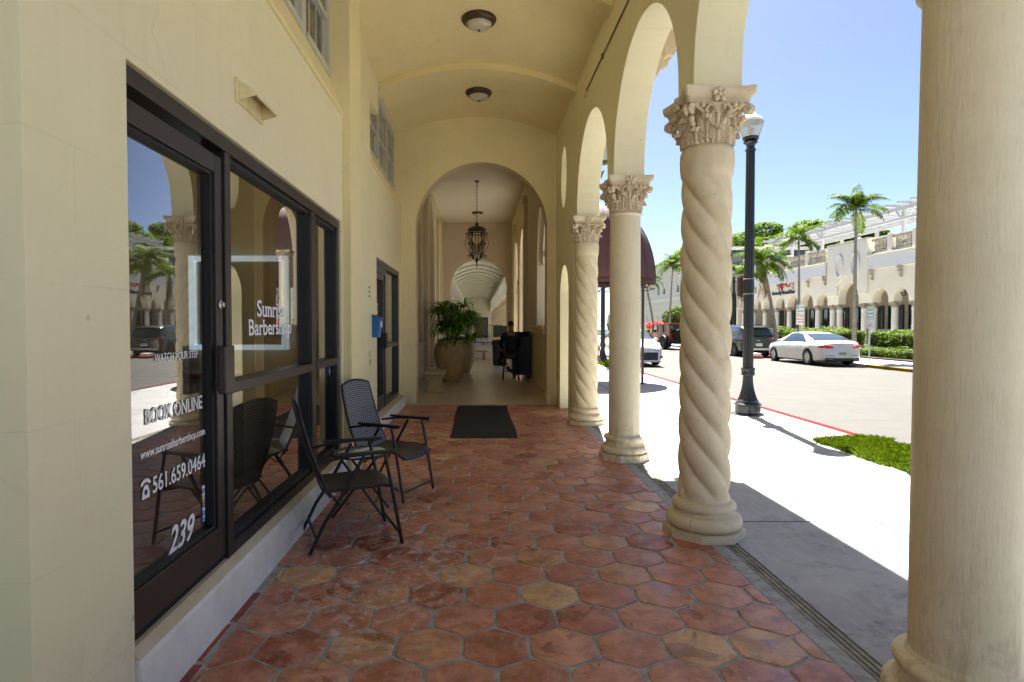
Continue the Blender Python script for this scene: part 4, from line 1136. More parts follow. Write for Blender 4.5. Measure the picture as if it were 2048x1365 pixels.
# open tracery arch set in the near opening
tr_o = gothic(14.0, 1.2, 3.0, 4.42); tr_i = gothic(14.0, 1.05, 3.0, 4.2)
plate_mb([tr_o + tr_i[::-1]], 'x', HR+.12, HR+.24).build('tracery', M_stone, H, bevel=.02)
hc = make_column('smooth', hi=False, parent=H, loc=(HR+.22, 14.0, 1.35)); hc.scale = (.75, .75, .6)
c = copy_tree(hc, H); c.location = (HR+.2, 22.0, 0.0); c.scale = (1, 1, 1.0)
c = copy_tree(hc, H); c.location = (HR+.2, 19.0, 0.0); c.scale = (1, 1, 1.0)
c = copy_tree(hc, H); c.location = (HR+.2, 25.0, 0.0); c.scale = (1, 1, 1.0)
MB().box(HL-.4, HR+.4, 11.872, 26.9, HZ+.001, HZ+.3).build('hall_ceiling', simple('hall_ceiling_paint', (0.72, 0.65, 0.48), 0.7, var=0.03), H)
cx2, r2, zs2 = 0.06, 1.22, 3.13
o2 = [(HL-.4, 0), (cx2-r2, 0), (cx2-r2, zs2)] + arc(cx2, zs2, r2, 180, 0, 36)[1:-1] + [(cx2+r2, zs2), (cx2+r2, 0), (HR+.4, 0), (HR+.4, HZ), (HL-.4, HZ)]
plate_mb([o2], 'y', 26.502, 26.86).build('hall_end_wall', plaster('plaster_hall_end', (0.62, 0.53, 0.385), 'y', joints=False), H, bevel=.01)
# far vaulted arcade
FV = thing('far_arcade', 'long ribbed vaulted arcade with rows of columns seen through the second arch', 'building')
def vz2(x): return 4.55 + 0.50*(1-(x/1.5)**2)
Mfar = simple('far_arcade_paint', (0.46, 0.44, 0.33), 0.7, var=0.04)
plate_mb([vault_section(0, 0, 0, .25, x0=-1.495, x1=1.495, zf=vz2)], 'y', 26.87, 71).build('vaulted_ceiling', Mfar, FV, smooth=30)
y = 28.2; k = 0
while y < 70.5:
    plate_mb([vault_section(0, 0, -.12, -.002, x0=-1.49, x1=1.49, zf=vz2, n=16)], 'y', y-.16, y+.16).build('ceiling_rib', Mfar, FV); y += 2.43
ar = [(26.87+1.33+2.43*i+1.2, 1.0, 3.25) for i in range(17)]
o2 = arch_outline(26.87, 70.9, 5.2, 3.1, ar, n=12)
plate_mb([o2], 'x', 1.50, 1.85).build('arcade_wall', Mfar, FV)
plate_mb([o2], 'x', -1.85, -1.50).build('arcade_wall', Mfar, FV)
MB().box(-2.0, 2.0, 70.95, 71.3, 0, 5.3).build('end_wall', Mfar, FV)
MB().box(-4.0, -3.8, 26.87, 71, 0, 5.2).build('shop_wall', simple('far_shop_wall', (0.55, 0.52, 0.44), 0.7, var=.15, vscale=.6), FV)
MB().box(-3.79, 1.85, 26.87, 71, 5.21, 6.2).build('roof', Mfar, FV)
d = MB().box(-.3, 1.25, 70.90, 70.94, 0, 2.4).build('door', M_iron, FV)
MB().box(-.15, 1.1, 70.87, 70.895, .3, 2.1).build('pane', M_olive, d)
fc = make_column('twisted', hi=False, parent=FV, loc=(1.675, 28.2, 0))
for i in range(18):
    if i: 
        c = copy_tree(fc, FV); c.location = (1.675, 28.2+2.43*i, 0)
    if i < 18:
        c = copy_tree(fc, FV); c.location = (-1.675, 28.2+2.43*i, 0)
# chandelier lantern
t = thing('hanging_lantern', 'large scrolled wrought iron lantern hanging on a chain inside the hall', 'chandelier', (-0.02, 18.8, 3.52))
m = MB()
rb = 0.26
for z, r_ in ((0.93, .27), (0.80, .27), (0.20, .22), (0.88, .27)):
    m.tube([(r_*math.cos(R(15*k)), r_*math.sin(R(15*k)), z) for k in range(24)], .014, 6, closed=True)
for k in range(8):
    a = R(45*k+10); c_, s_ = math.cos(a), math.sin(a)
    m.tube([(c_*.26, s_*.26, .93), (c_*.255, s_*.255, .6), (c_*.22, s_*.22, .2), (c_*.12, s_*.12, .02)], .012, 6)
for k in range(6):
    a = R(60*k); c_, s_ = math.cos(a), math.sin(a)
    m.tube([(c_*(.29+.06*math.cos(R(30*i))*(1-i/30)), s_*(.29+.06*math.cos(R(30*i))*(1-i/30)), .78+.065*math.sin(R(30*i))*(1-i/30)) for i in range(20)], .009, 5)
    m.tube([(c_*(.24+.07*math.cos(R(30*i))*(1-i/30)), s_*(.24+.07*math.cos(R(30*i))*(1-i/30)), .10+.065*math.sin(R(30*i))*(1-i/30)) for i in range(20)], .009, 5)
    m.tube([(c_*.29, s_*.29, .72), (c_*.36, s_*.36, .55), (c_*.36, s_*.36, .48), (c_*.27, s_*.27, .24)], .009, 5)
    m.ball((c_*.25, s_*.25, .5), .035, 8, 6)
m.build('cage', M_iron, t, smooth=40)
m = MB(); m.lathe([(0.0001, -.30), (0.012, -.22), (0.02, -.08), (0.07, .0), (0.03, .05), (0.0001, .06)], 12); m.build('finial', M_iron, t, smooth=40)
m = MB(); m.lathe([(0.30, .93), (0.22, 1.0), (0.05, 1.05), (0.03, 1.15), (0.0001, 1.17)], 16); m.build('crown', M_iron, t, smooth=40)
for k in range(4):
    a = R(90*k+20); m = MB(); m.lathe([(0.02, .25), (0.022, .45), (0.018, .46), (0.012, .5), (0.0001, .52)], 8, c=(.09*math.cos(a), .09*math.sin(a))); m.build('candle', M_bronze, t, smooth=40)
m = MB(); z = 1.17; k = 0
while z < HZ-3.52-.04:
    w_ = .016
    pts = [(w_*math.cos(a), 0, z+.035+.03*math.sin(a)) if k % 2 else (0, w_*math.cos(a), z+.035+.03*math.sin(a)) for a in [R(45*i) for i in range(8)]]
    m.tube(pts, .0055, 4, closed=True); z += .05; k += 1
m.build('chain', M_iron, t, smooth=40)
m = MB(); m.lathe([(0.0001, HZ-3.52-.05), (0.05, HZ-3.52-.04), (0.08, HZ-3.52-.002), (0.0001, HZ-3.52-.001)], 20); m.build('ceiling_rose', M_iron, t, smooth=40)
# ================================================================ THINGS INSIDE THE HALL
def ter():
    t_ = NT('clay_jar'); c = t_.ramp(t_.noise(3, 6, .7), [(.3, (.36, .25, .11)), (.7, (.46, .34, .17))]); t_.l(c, t_.b.inputs['Base Color']); t_.inp('Roughness', .7); t_.bump(t_.noise(18, 4), .4, .01); return t_.m
M_jar = ter()
def strap_plant(m, cx, cy, cz, n, L, rng, droop=1.0, w=.045):
    for i in range(n):
        a = rng.uniform(0, 2*PI); el = rng.uniform(.15, 1.35); ln = L*rng.uniform(.7, 1.1); ww = w*rng.uniform(.7, 1.1)
        d = Vector((math.cos(a), math.sin(a), 0)); sd = Vector((-d.y, d.x, 0)); p = Vector((cx, cy, cz)) + d*rng.uniform(0, .06); e = el
        vs = []; N = 6
        for k in range(N+1):
            f = k/N; hw = ww*(math.sin(PI*min(1, f*.85+.12))**.8)*(1-f**6)
            vs += [tuple(p - sd*hw + Vector((0, 0, hw*.25))), tuple(p), tuple(p + sd*hw + Vector((0, 0, hw*.25)))]
            p = p + (d*math.cos(e) + Vector((0, 0, math.sin(e))))*ln/N; e -= droop*rng.uniform(.28, .45)
        fs = []
        for k in range(N): fs += [(k*3, k*3+3, k*3+4, k*3+1), (k*3+1, k*3+4, k*3+5, k*3+2)]
        m.add(vs, fs)
def jar(label, x, y, s=1.0, seed=1):
    t = thing('planter_jar', label, 'planter', (x, y, 0.001), group='big clay jars in the hall'); t.scale = (s, s, s)
    prof = [(0.24, 0), (.25, .03), (.30, .12), (.31, .125), (.37, .28), (.375, .30), (.435, .50), (.44, .52), (.47, .70), (.47, .72), (.46, .85), (.42, .97), (.36, 1.03), (.345, 1.04), (.36, 1.06), (.375, 1.085), (.36, 1.10), (.32, 1.09), (.30, 1.02), (.28, .95), (.0001, .94)]
    m = MB(); m.lathe(prof, 48); m.build('jar', M_jar, t, smooth=35)
    m = MB(); m.tube([(.0+.09*math.cos(R(20*k)), -.455+.02*math.sin(R(20*k))**2, .62+.10*math.sin(R(20*k))) for k in range(10)], .022, 8)
    m.build('moulded_handle', M_jar, t, smooth=50)
    m = MB(); m.lathe([(.0001, .95), (.31, .95), (.31, .985), (.0001, 1.0)], 20); m.build('soil', M_soil, t)
    rng = random.Random(seed)
    pl = thing('jar_plant', 'tall strap leaved green plant growing in the %s clay jar' % ('nearer' if s == 1 else 'farther'), 'plant', (x, y, 1.0), group='plants in the big jars')
    st = MB(); m = MB()
    for k in range(17):
        bx, by = rng.uniform(-.31, .31), rng.uniform(-.28, .28); hh = rng.uniform(.15, 1.12)*(1.1-abs(bx)*.9)
        tx, ty = bx*1.5, by*1.5
        st.tube([(bx*.5, by*.5, -.05), (tx*.9, ty*.9, hh)], .012, 6)
        strap_plant(m, tx*.9, ty*.9, hh, 26, .52, rng, w=.030)
    for k in range(60):
        a = rng.uniform(0, 2*PI); strap_plant(m, .28*math.cos(a), .28*math.sin(a), .05, 1, .42, rng, droop=1.7, w=.035)
    m.build('foliage', M_drac, pl, fix=False); st.build('stem', M_bark, pl)
jar('big ribbed clay jar nearer the stone bench', -0.70, 16.2, 1.0, 3)
jar('second big clay jar half hidden behind the nearer one', -0.50, 18.9, .95, 8)
# stone bench
def bench(label, x, y, rz, s=1.0):
    t = thing('stone_bench', label, 'bench', (x, y, 0.001), rz, group='carved stone benches'); t.scale = (s, s, s)
    m = MB(); m.box(-.55, .55, -.23, .23, .38, .46); m.build('seat', M_benchs, t, bevel=.03)
    for sx in (-1, 1):
        m = MB()
        prof = [(-.20, 0), (.20, 0), (.20, .05), (.15, .10), (.13, .16), (.17, .24), (.19, .30), (.19, .379), (-.19, .379), (-.19, .30), (-.17, .24), (-.13, .16), (-.15, .10), (-.20, .05)]
        m.plate([prof], 'x', sx*.36-.06, sx*.36+.06)
        m.build('leg', M_benchs, t, bevel=.015)
    return t
def bstone():
    t_ = NT('bench_stone'); c = t_.ramp(t_.noise(12, 6, .8), [(.3, (.34, .26, .13)), (.7, (.50, .41, .24))]); t_.l(c, t_.b.inputs['Base Color']); t_.inp('Roughness', .85); t_.bump(t_.noise(40, 5), .5, .01); return t_.m
M_benchs = bstone()
bench('carved stone bench before the nearer clay jar', -0.97, 13.9, R(90))
bench('carved stone bench far off at the foot of the low white wall', -0.05, 26.0, 0, .9)
# low white wall with iron fence in the second arch
t = thing('low_white_wall', 'low white wall across the second arch at the end of the hall', 'wall', (0.35, 27.3, 0.003))
MB().box(-.6, .75, -.12, .12, 0, .56).build('body', M_white, t, bevel=.01); MB().box(-.63, .78, -.15, .15, .561, .60).build('coping', M_white, t, bevel=.01)
t = thing('iron_fence', 'black iron railing standing on the low white wall', 'fence', (0.35, 27.3, 0.603))
m = MB()
for k in range(15): m.box(-.72+k*.10, -.70+k*.10, -.01, .01, 0.0, .88)
m.build('baluster', M_iron, t)
m = MB(); m.box(-.72, .78, -.015, .015, .881, .91); m.box(-.72, .78, -.022, -.011, .10, .13); m.build('rail', M_iron, t)
for k in range(5):
    t = thing('flower_pot', 'pot of %s beyond the railing' % ['white flowers leftmost in the row', 'white flowers second from the left', 'small green leaves in the middle', 'white flowers second from the right', 'green leaves nearest the dark bin'][k], 'flower pot', (-.12+k*.2, 27.65, .003), group='potted flowers beyond the railing')
    m = MB(); m.lathe([(.06, 0), (.09, .5), (.085, .52), (.0001, .5)], 12); m.build('pot', M_black, t, smooth=40)
    m = MB(); rng = random.Random(k)
    for q in range(60):
        c_ = Vector((rng.gauss(0, .05), rng.gauss(0, .05), .6+rng.gauss(0, .05))); a = rng.uniform(0, 6.28); u = Vector((math.cos(a), math.sin(a), .3))*.03; v = Vector((-math.sin(a), math.cos(a), .4))*.03
        m.add([tuple(c_-u), tuple(c_+v), tuple(c_+u), tuple(c_-v)], [(0, 1, 2, 3)])
    m.build('blossom', M_white if k not in (2, 4) else M_drac, t, fix=False)
# dark bin and podium, screen
M_darkpl = simple('charcoal_plastic', (0.02, 0.022, 0.024), .5)
t = thing('round_bin', 'tall round charcoal bin left of the seated man', 'bin', (0.86, 22.5, 0.001))
m = MB(); m.lathe([(.25, 0), (.29, .04), (.31, .85), (.32, .87), (.32, .92), (.25, .96), (.0001, .97)], 32); m.build('body', M_darkpl, t, smooth=40)
m = MB(); m.box(.15, .25, .0, .06, .98, 1.45); m.box(-.28, .22, .01, .04, 1.05, 1.47); m.build('sign_board', M_darkpl, t, bevel=.01)
t = thing('valet_podium', 'black podium on casters against the right hand pier', 'podium', (1.16, 16.9, 0.001))
m = MB(); m.plate([[(-.25, .12), (.25, .12), (.25, 1.28), (-.25, 1.20)]], 'x', -.20, .30); m.build('cabinet', M_darkpl, t, bevel=.012)
m = MB(); m.box(-.22, .32, -.28, .27, 1.283, 1.31); m.build('top', M_black, t, bevel=.01)
for sx in (-.15, .25):
    for sy in (-.18, .18):
        m = MB(); m.M = Matrix.Translation((sx, sy, .05)) @ Matrix.Rotation(R(90), 4, 'Y'); m.lathe([(.0001, -.018), (.05, -.018), (.05, .018), (.0001, .018)], 14); m.M = Matrix.Identity(4); m.box(sx-.03, sx+.03, sy-.02, sy+.02, .085, .12); m.build('caster', M_black, t, smooth=30)
# stool
t = thing('bar_stool', 'dark four legged stool carrying the seated man', 'stool', (0.90, 16.35, 0.001))
MB().box(-.19, .19, -.19, .19, .60, .66).build('seat', M_black, t, bevel=.02)
for sx in (-1, 1):
    for sy in (-1, 1):
        m = MB(); m.tube([(sx*.16, sy*.16, .60), (sx*.22, sy*.21, 0)], .014, 6); m.build('leg', M_iron, t)
m = MB(); m.tube([(-.20, -.19, .25), (.20, -.19, .25)], .009, 6).tube([(-.20, .19, .25), (.20, .19, .25)], .009, 6).tube([(-.20, -.19, .25), (-.20, .19, .25)], .009, 6).tube([(.20, -.19, .25), (.20, .19, .25)], .009, 6); m.build('stretcher', M_iron, t)

# ---------------------------------------------------------------- the seated man (skin-grown body)
def skin_body(name, joints, edges, mat, parent, sub=2, root=0):
    me = bpy.data.meshes.new(name); me.from_pydata([j[0] for j in joints], edges, [])
    ob = link(bpy.data.objects.new(name, me))
    sk = ob.modifiers.new('s', 'SKIN'); sb = ob.modifiers.new('b', 'SUBSURF'); sb.levels = sub; sb.render_levels = sub
    for i, j in enumerate(joints):
        r = j[1]; r = r if isinstance(r, tuple) else (r, r)
        me.skin_vertices[0].data[i].radius = r
    me.skin_vertices[0].data[root].use_root = True
    bpy.context.view_layer.update()
    m2 = bpy.data.meshes.new_from_object(ob.evaluated_get(bpy.context.evaluated_depsgraph_get()))
    bpy.data.objects.remove(ob); m2.name = name
    m2.shade_smooth(); m2.materials.clear(); m2.materials.append(mat)
    o = link(bpy.data.objects.new(name, m2)); o.parent = parent
    return o
M_skin = simple('skin', (0.22, 0.10, 0.055), .5)
M_suit = simple('dark_navy_suit', (0.010, 0.012, 0.018), .75)
P_ = thing('person', 'man in a dark suit seated on a stool with his back to us', 'person', (0.90, 16.35, 0.001))
# sitter faces +y (away); x right
J = [((0, 0, .73), (.155, .12)), ((0, -.01, .90), (.145, .11)), ((0, -.03, 1.08), (.17, .11)), ((0, -.02, 1.24), (.14, .085)), ((0, 0, 1.33), .055), ((0, .01, 1.40), .055), ((0, .02, 1.475), (.075, .09)), ((0, .02, 1.55), (.062, .08)),
     ((-.19, -.01, 1.23), .065), ((-.27, .02, .98), .052), ((-.22, .22, .86), .04), ((-.19, .29, .84), .032),
     ((.19, -.01, 1.23), .065), ((.26, .05, .98), .052), ((.22, .28, .98), .04), ((.21, .36, 1.0), .032),
     ((-.10, .05, .71), .095), ((-.22, .42, .72), .075), ((-.30, .22, .50), .05), ((-.16, -.06, .36), .036), ((-.08, -.10, .33), .034),
     ((.10, .05, .71), .095), ((.14, .46, .72), .07), ((.13, .42, .30), .05), ((.13, .40, .10), .038), ((.13, .52, .05), .035)]
E = [(0,1),(1,2),(2,3),(3,4),(4,5),(5,6),(6,7),(3,8),(8,9),(9,10),(10,11),(3,12),(12,13),(13,14),(14,15),(0,16),(16,17),(17,18),(18,19),(19,20),(0,21),(21,22),(22,23),(23,24),(24,25)]
body = skin_body('body', J, E, M_skin, P_)
def grow(r, d): return (r[0]+d, r[1]+d) if isinstance(r, tuple) else r+d
Js = [(J[i][0], grow(J[i][1], .03)) for i in (0, 1, 2)] + [((0, -.025, 1.24), (.175, .115))] + [((0, 0, 1.335), .078)] + [(J[i][0], grow(J[i][1], .014)) for i in (8, 9, 10, 12, 13, 14)]
Es = [(0,1),(1,2),(2,3),(3,4),(3,5),(5,6),(6,7),(3,8),(8,9),(9,10)]
skin_body('jacket', Js, Es, M_suit, P_)
Jt = [((0, 0, .74), (.165, .13))] + [(J[i][0], grow(J[i][1], .014)) for i in (16, 17, 18)] + [((-.19, 0, .40), .052)] + [(J[i][0], grow(J[i][1], .014)) for i in (21, 22, 23)] + [((.13, .405, .14), .05)]
skin_body('trousers', Jt, [(0,1),(1,2),(2,3),(3,4),(0,5),(5,6),(6,7),(7,8)], simple('dark_brown_trousers', (0.03, 0.013, 0.008), .7), P_)
m = MB(); m.ball((0, .012, 1.535), .098, 16, 10, sq=(.86, 1.0, .82)); m.build('hair', simple('black_hair', (.008, .006, .005), .6), P_, smooth=60)
for s in (-1, 1):
    m = MB(); m.ball((s*.078, .03, 1.48), .03, 8, 6, sq=(.3, .6, 1)); m.build('ear', M_skin, P_, smooth=60)
m = MB(); m.tube([(-.17, -.045, .37), (-.12, -.085, .34)], .042, 8); m.build('sock', M_white, P_, smooth=60)
def shoe(x, y, z, ang, nm='shoe'):
    m = MB(); m.M = Matrix.Translation((x, y, z)) @ Matrix.Rotation(ang[0], 4, 'Z') @ Matrix.Rotation(ang[1], 4, 'X')
    m.ball((0, .05, 0), .13, 14, 8, sq=(.38, 1, .36)); m.ball((0, -.04, .03), .06, 10, 8, sq=(.8, .9, 1)); m.build(nm, simple('brown_shoe', (.06, .02, .012), .4), P_, smooth=60)
shoe(-.06, -.13, .30, (R(-60), R(-25))); shoe(.13, .48, .055, (0, 0))
def hand(cx, cy, cz, d, s):
    J2 = [((cx, cy, cz), .030), ((cx+d[0]*.05, cy+d[1]*.05, cz), (.036, .018)), ((cx+d[0]*.085, cy+d[1]*.085, cz), (.038, .016))]
    E2 = [(0,1),(1,2)]
    o = skin_body('hand', J2, E2, M_skin, P_, 1)
    pr = Vector((-d[1], d[0], 0))
    m = MB()
    for k, L in enumerate((.065, .078, .072, .058)):
        b = Vector((cx, cy, cz)) + Vector((d[0], d[1], 0))*.09 + pr*(k-1.5)*.019
        m.tube([b, b+Vector((d[0], d[1], -.15))*L*.5, b+Vector((d[0]*.8, d[1]*.8, -.6))*L], [.0095, .0085, .007], 6)
    b = Vector((cx, cy, cz)) + Vector((d[0], d[1], 0))*.03 - pr*.035*s
    m.tube([b, b+Vector((d[0]*.6, d[1]*.6, 0))*.04-pr*.022*s, b+Vector((d[0], d[1], -.2))*.065-pr*.028*s], [.012, .010, .008], 6)
    m.build('finger', M_skin, o, smooth=60)
hand(-.19, .29, .84, (.3, .95), 1); hand(.21, .36, 1.0, (-.1, .99), -1)

# ================================================================ AWNING
t = thing('dome_awning', 'maroon domed canvas awning on posts reaching over the pavement', 'awning', (3.3, 16.6, 0))
zb, zt = 2.72, 4.80
m = MB()
def dome(u, v):
    # u 0..1 around plan (from the wall at y-, round the front, back to the wall at y+), v 0..1 from valance to top
    k = math.sin(v*PI/2); q = math.cos(v*PI/2)
    Wd = 1.20; L = 1.5; Rr = 1.55
    if u < .25: x = -L + L*(u/.25); y = -Wd
    elif u > .75: x = -L*((u-.75)/.25); y = Wd
    else:
        a = R(-90 + 180*(u-.25)/.5); x = Rr*math.cos(a); y = Wd*math.sin(a)
    xx = x*q if x > 0 else x; return (xx, y*q, zb + (zt-zb)*k**1.0)
m.grid(dome, 64, 20)
o = m.build('canopy', M_awn, t, smooth=45)
sd = o.modifiers.new('s', 'SOLIDIFY'); sd.thickness = .012
m = MB(); m.grid(lambda u, v: (lambda p: (p[0], p[1], zb-.12*v))(dome(u, 0)), 64, 1); o = m.build('valance', M_awn, t, smooth=45); sd = o.modifiers.new('s', 'SOLIDIFY'); sd.thickness = .01
for k in range(9):
    u = .25+.5*k/8; m = MB(); m.tube([Vector(dome(u, v/14))*1.0+Vector((.006, 0, .006)) for v in range(15)], .012, 6); m.build('seam_rib', M_awn, t, smooth=60)
m = MB()
pts = [dome(k/40, 0) for k in range(41)]
m.tube([(p[0]*.98, p[1]*.98, zb+.0) for p in pts], .018, 6); m.tube([(p[0]*.98, p[1]*.98, zb-.25) for p in pts[8:33]], .014, 6)
for y in (-1.1, 0, 1.1): m.tube([(-1.5, y, zb-.02), (1.2 if y else 1.5, y, zb-.02)], .015, 6)
m.build('tube_frame', M_bronze, t, smooth=50)
for y in (-1.18, 1.18):
    m = MB(); m.box(.88, .94, y-.03, y+.03, 0.001, zb-.03); m.box(.83, .99, y-.08, y+.08, .001, .02); m.build('post', M_bronze, t, bevel=.004)
M_bulb = simple('small_bulb', (0.7, 0.6, 0.4), .3)
m = MB()
for k in range(12): p = dome(.27+.46*k/11, 0); m.ball((p[0]*.93, p[1]*.93, zb-.17), .035, 8, 6)
m.build('light_string', M_bulb, t, smooth=60); t.children[-1]['kind'] = 'stuff'

m = MB(); m.box(4.72, 5.02, 9.35, 9.85, .001, .006); o = m.build('inspection_cover', simple('cover_concrete', (.24, .22, .17), .8, var=.2), None); tag(o, 'small concrete inspection cover set in the pavement beside the nearest street lamp', 'inspection cover')
# ================================================================ STREET LAMPS
def flute(n, d):
    return lambda th, z, r: r*(1 - d*(0.5+0.5*math.cos(n*th))**3)
def make_lamp():
    t = thing('street_lamp', '', 'street lamp', group='acorn globe street lamps')
    m = MB(); m.lathe([(0.0001, .002), (.26, .002), (.26, .018), (.225, .03), (.205, .035)], 40); m.build('base_plate', M_lampgreen, t, smooth=30)
    m = MB(); m.lathe([(.205, .035), (.205, .15), (.215, .16), (.215, .175), (.18, .205), (.165, .22), (.17, .235), (.155, .25)], 48); m.build('drum', M_lampgreen, t, smooth=30)
    m = MB(); m.lathe([(.155 - .075*(1-(1-i/16)**2.2), .25+.40*i/16) for i in range(17)], 96, mod=flute(14, .10)); m.build('flared_base', M_lampgreen, t, smooth=50)
    m = MB(); m.lathe([(.085, .65), (.105, .66), (.108, .68), (.102, .70), (.102, .74), (.108, .76), (.105, .785), (.08, .79)], 72, mod=lambda th, z, r: r + (.004*math.sin(9*th+z*60) if .67 < z < .77 else 0)); m.build('collar', M_lampgreen, t, smooth=40)
    m = MB(); m.lathe([(.084 - .014*i/20, .79+3.60*i/20) for i in range(21)], 96, mod=flute(12, .14)); m.build('post', M_lampgreen, t, smooth=50)
    m = MB(); m.lathe([(.07, 4.39), (.088, 4.40), (.09, 4.415), (.07, 4.43), (.062, 4.46), (.075, 4.50), (.105, 4.52), (.115, 4.535), (.10, 4.55), (.085, 4.56), (.12, 4.575), (.128, 4.60), (.125, 4.625), (.0001, 4.63)], 40); m.build('neck', M_lampgreen, t, smooth=35)
    g = NT('acorn_glass') if 'acorn_glass' not in MATS else None
    if g:
        g.inp('Base Color', (.80, .82, .78, 1)); g.inp('Roughness', .12); g.inp('Transmission Weight', .55); g.inp('IOR', 1.2)
        w_ = g.n('ShaderNodeTexWave'); w_.wave_type = 'RINGS'; w_.rings_direction = 'Z'; w_.inputs['Scale'].default_value = 30; g.l(g.pos(), w_.inputs[0]); g.bump(w_.outputs[0], .25, .004)
    m = MB(); m.lathe([(.115, 4.60), (.135, 4.64), (.155, 4.70), (.178, 4.77), (.196, 4.84), (.200, 4.865)], 48, mod=lambda th, z, r: r*(1+.008*math.cos(24*th))); m.build('globe', MATS['acorn_glass'], t, smooth=60)
    m = MB(); m.lathe([(.203, 4.862), (.206, 4.875), (.195, 4.895), (.16, 4.93), (.11, 4.965), (.085, 4.985), (.085, 5.0), (.06, 5.02), (.03, 5.045), (.018, 5.06), (.012, 5.085), (.0001, 5.095)], 48); m.build('globe_cap', MATS.get('globe_cap') or simple('globe_cap', (.86, .85, .80), .3), t, smooth=50)
    m = MB(); m.lathe([(.02, 4.63), (.03, 4.66), (.035, 4.78), (.0001, 4.82)], 16); m.build('bulb', M_white, t, smooth=60)
    return t
lamps = [('nearest fluted dark street lamp with white acorn globe, beside the twisted column', 4.545, 10.15, 0), ('distant street lamp with white acorn globe across the road behind the black car', 16.2, 38.3, -.1), ('street lamp on the near pavement mostly hidden behind columns and awning', 4.85, 23.4, 0)]
L0 = None
for i, (lb, x, y, z) in enumerate(lamps):
    t = make_lamp() if L0 is None else copy_tree(L0)
    L0 = L0 or t; t.location = (x, y, z+.001); t['label'] = lb
t = thing('lamp_sign_box', 'two beige sign backs strapped to the nearest street lamp post', 'sign', (4.545, 10.15, 1.94))
M_al = simple('sign_back', (.46, .42, .35), .45, .3)
MB().box(-.165, .130, .105, .112, .0, .41).build('panel', M_al, t, bevel=.004)
MB().box(-.10, -.085, .045, .104, .03, .38).box(-.15, -.102, .05, .103, .05, .36).build('bracket', M_bronze, t, bevel=.002)
for z in (.08, .33):
    m = MB(); m.tube([(.088*math.cos(R(20*k)), .088*math.sin(R(20*k)), z) for k in range(18)], .005, 4, closed=True); m.build('strap', M_al, t)
# ================================================================ OPPOSITE ARCADED BUILDING
OX = 26.0
O = thing('opposite_arcade_building', 'long white arcaded building with balustrade and oval medallions across the road', 'building')
M_ow = plaster('opposite_wall_paint', (0.74, 0.70, 0.58), 'x', joints=False)
M_oc = simple('opposite_column_paint', (0.60, 0.60, 0.58), 0.7, var=.05)
M_band = simple('opposite_band_paint', (0.66, 0.66, 0.65), 0.6, var=.05)
M_dirt = None
def weather():
    t_ = NT('weathered_stone_trim'); c = t_.ramp(t_.noise(4, 7, .8, dist=.5), [(.38, (.20, .18, .14)), (.55, (.50, .46, .38))]); t_.l(c, t_.b.inputs['Base Color']); t_.inp('Roughness', .85); return t_.m
M_wea = weather()
colsY = [36.3, 38.1, 40.1, 41.1, 43.9, 44.75, 46.7, 48.9, 51.0, 53.1, 55.3, 57.5, 59.7]
k = 36.3
near = []
while k > 12: k -= 1.95; near.append(k)
colsY = near[::-1] + colsY
ZS = 2.98
arL = []
for a, b in zip(colsY[:-1], colsY[1:]):
    if b-a < 1.2: continue
    r = (b-a)/2-.24
    arL.append(((a+b)/2, r, ZS+.12 if r < 1.1 else ZS+.32))
o2 = arch_outline(colsY[0]-.4, 60.5, 6.2, ZS, arL, n=16)
pav = [(40.35, 6.203), (44.95, 6.203), (44.95, 7.25), (40.35, 7.25)]
plate_mb([o2], 'x', OX, OX+.55).build('facade_wall', M_ow, O, bevel=.02)
plate_mb([[(40.35, 3.6), (41.3, 3.6), (41.3, 4.2)] + arc(42.5, 3.3, 1.62, 146, 34, 12) + [(43.7, 4.2), (43.7, 3.6), (44.95, 3.6), (44.95, 7.25), (40.35, 7.25)]], 'x', OX-.10, OX-.003).build('pavilion_front', M_ow, O, bevel=.02)
MB().box(OX-.14, OX+.6, 40.25, 45.05, 7.253, 7.33).build('coping', M_wea, O, bevel=.02)
MB().box(OX+.002, OX+.5, 40.35, 44.95, 6.203, 7.25).build('pavilion_wall', M_ow, O)
for a, b in ((colsY[0]-.4, 40.24), (45.06, 60.5)):
    MB().box(OX-.16, OX-.003, a, b, 5.15, 5.98).build('cornice_band', M_band, O, bevel=.02)
    MB().box(OX-.24, OX-.003, a, b, 5.985, 6.12).build('cornice_band', M_ow, O, bevel=.02)
# oval medallions
for y in (43.4, 41.6):
    m = MB(); m.tube([(OX-.13, y+.42*math.cos(R(10*k)), 5.72+.78*math.sin(R(10*k))) for k in range(36)], .075, 8, closed=True); m.build('medallion', M_band, O, smooth=60)
# corbels
cbm = MB(); cbm.plate([[(0, 0), (-.28, 0), (-.28, -.12), (-.20, -.16), (-.22, -.30), (-.12, -.40), (-.12, -.55), (0, -.70)]], 'y', -.11, .11)
c0 = None
for y in [27, 29, 31, 33, 35, 37.2, 39.9, 45.3, 47.6, 49.9, 52.2, 54.4, 56.6, 58.8]:
    if c0 is None: c0 = cbm.build('corbel', M_wea, O, bevel=.03, loc=(OX-.01, y, 5.14))
    else:
        c = c0.copy(); link(c); c.parent = O; c.location = (OX-.01, y, 5.14)
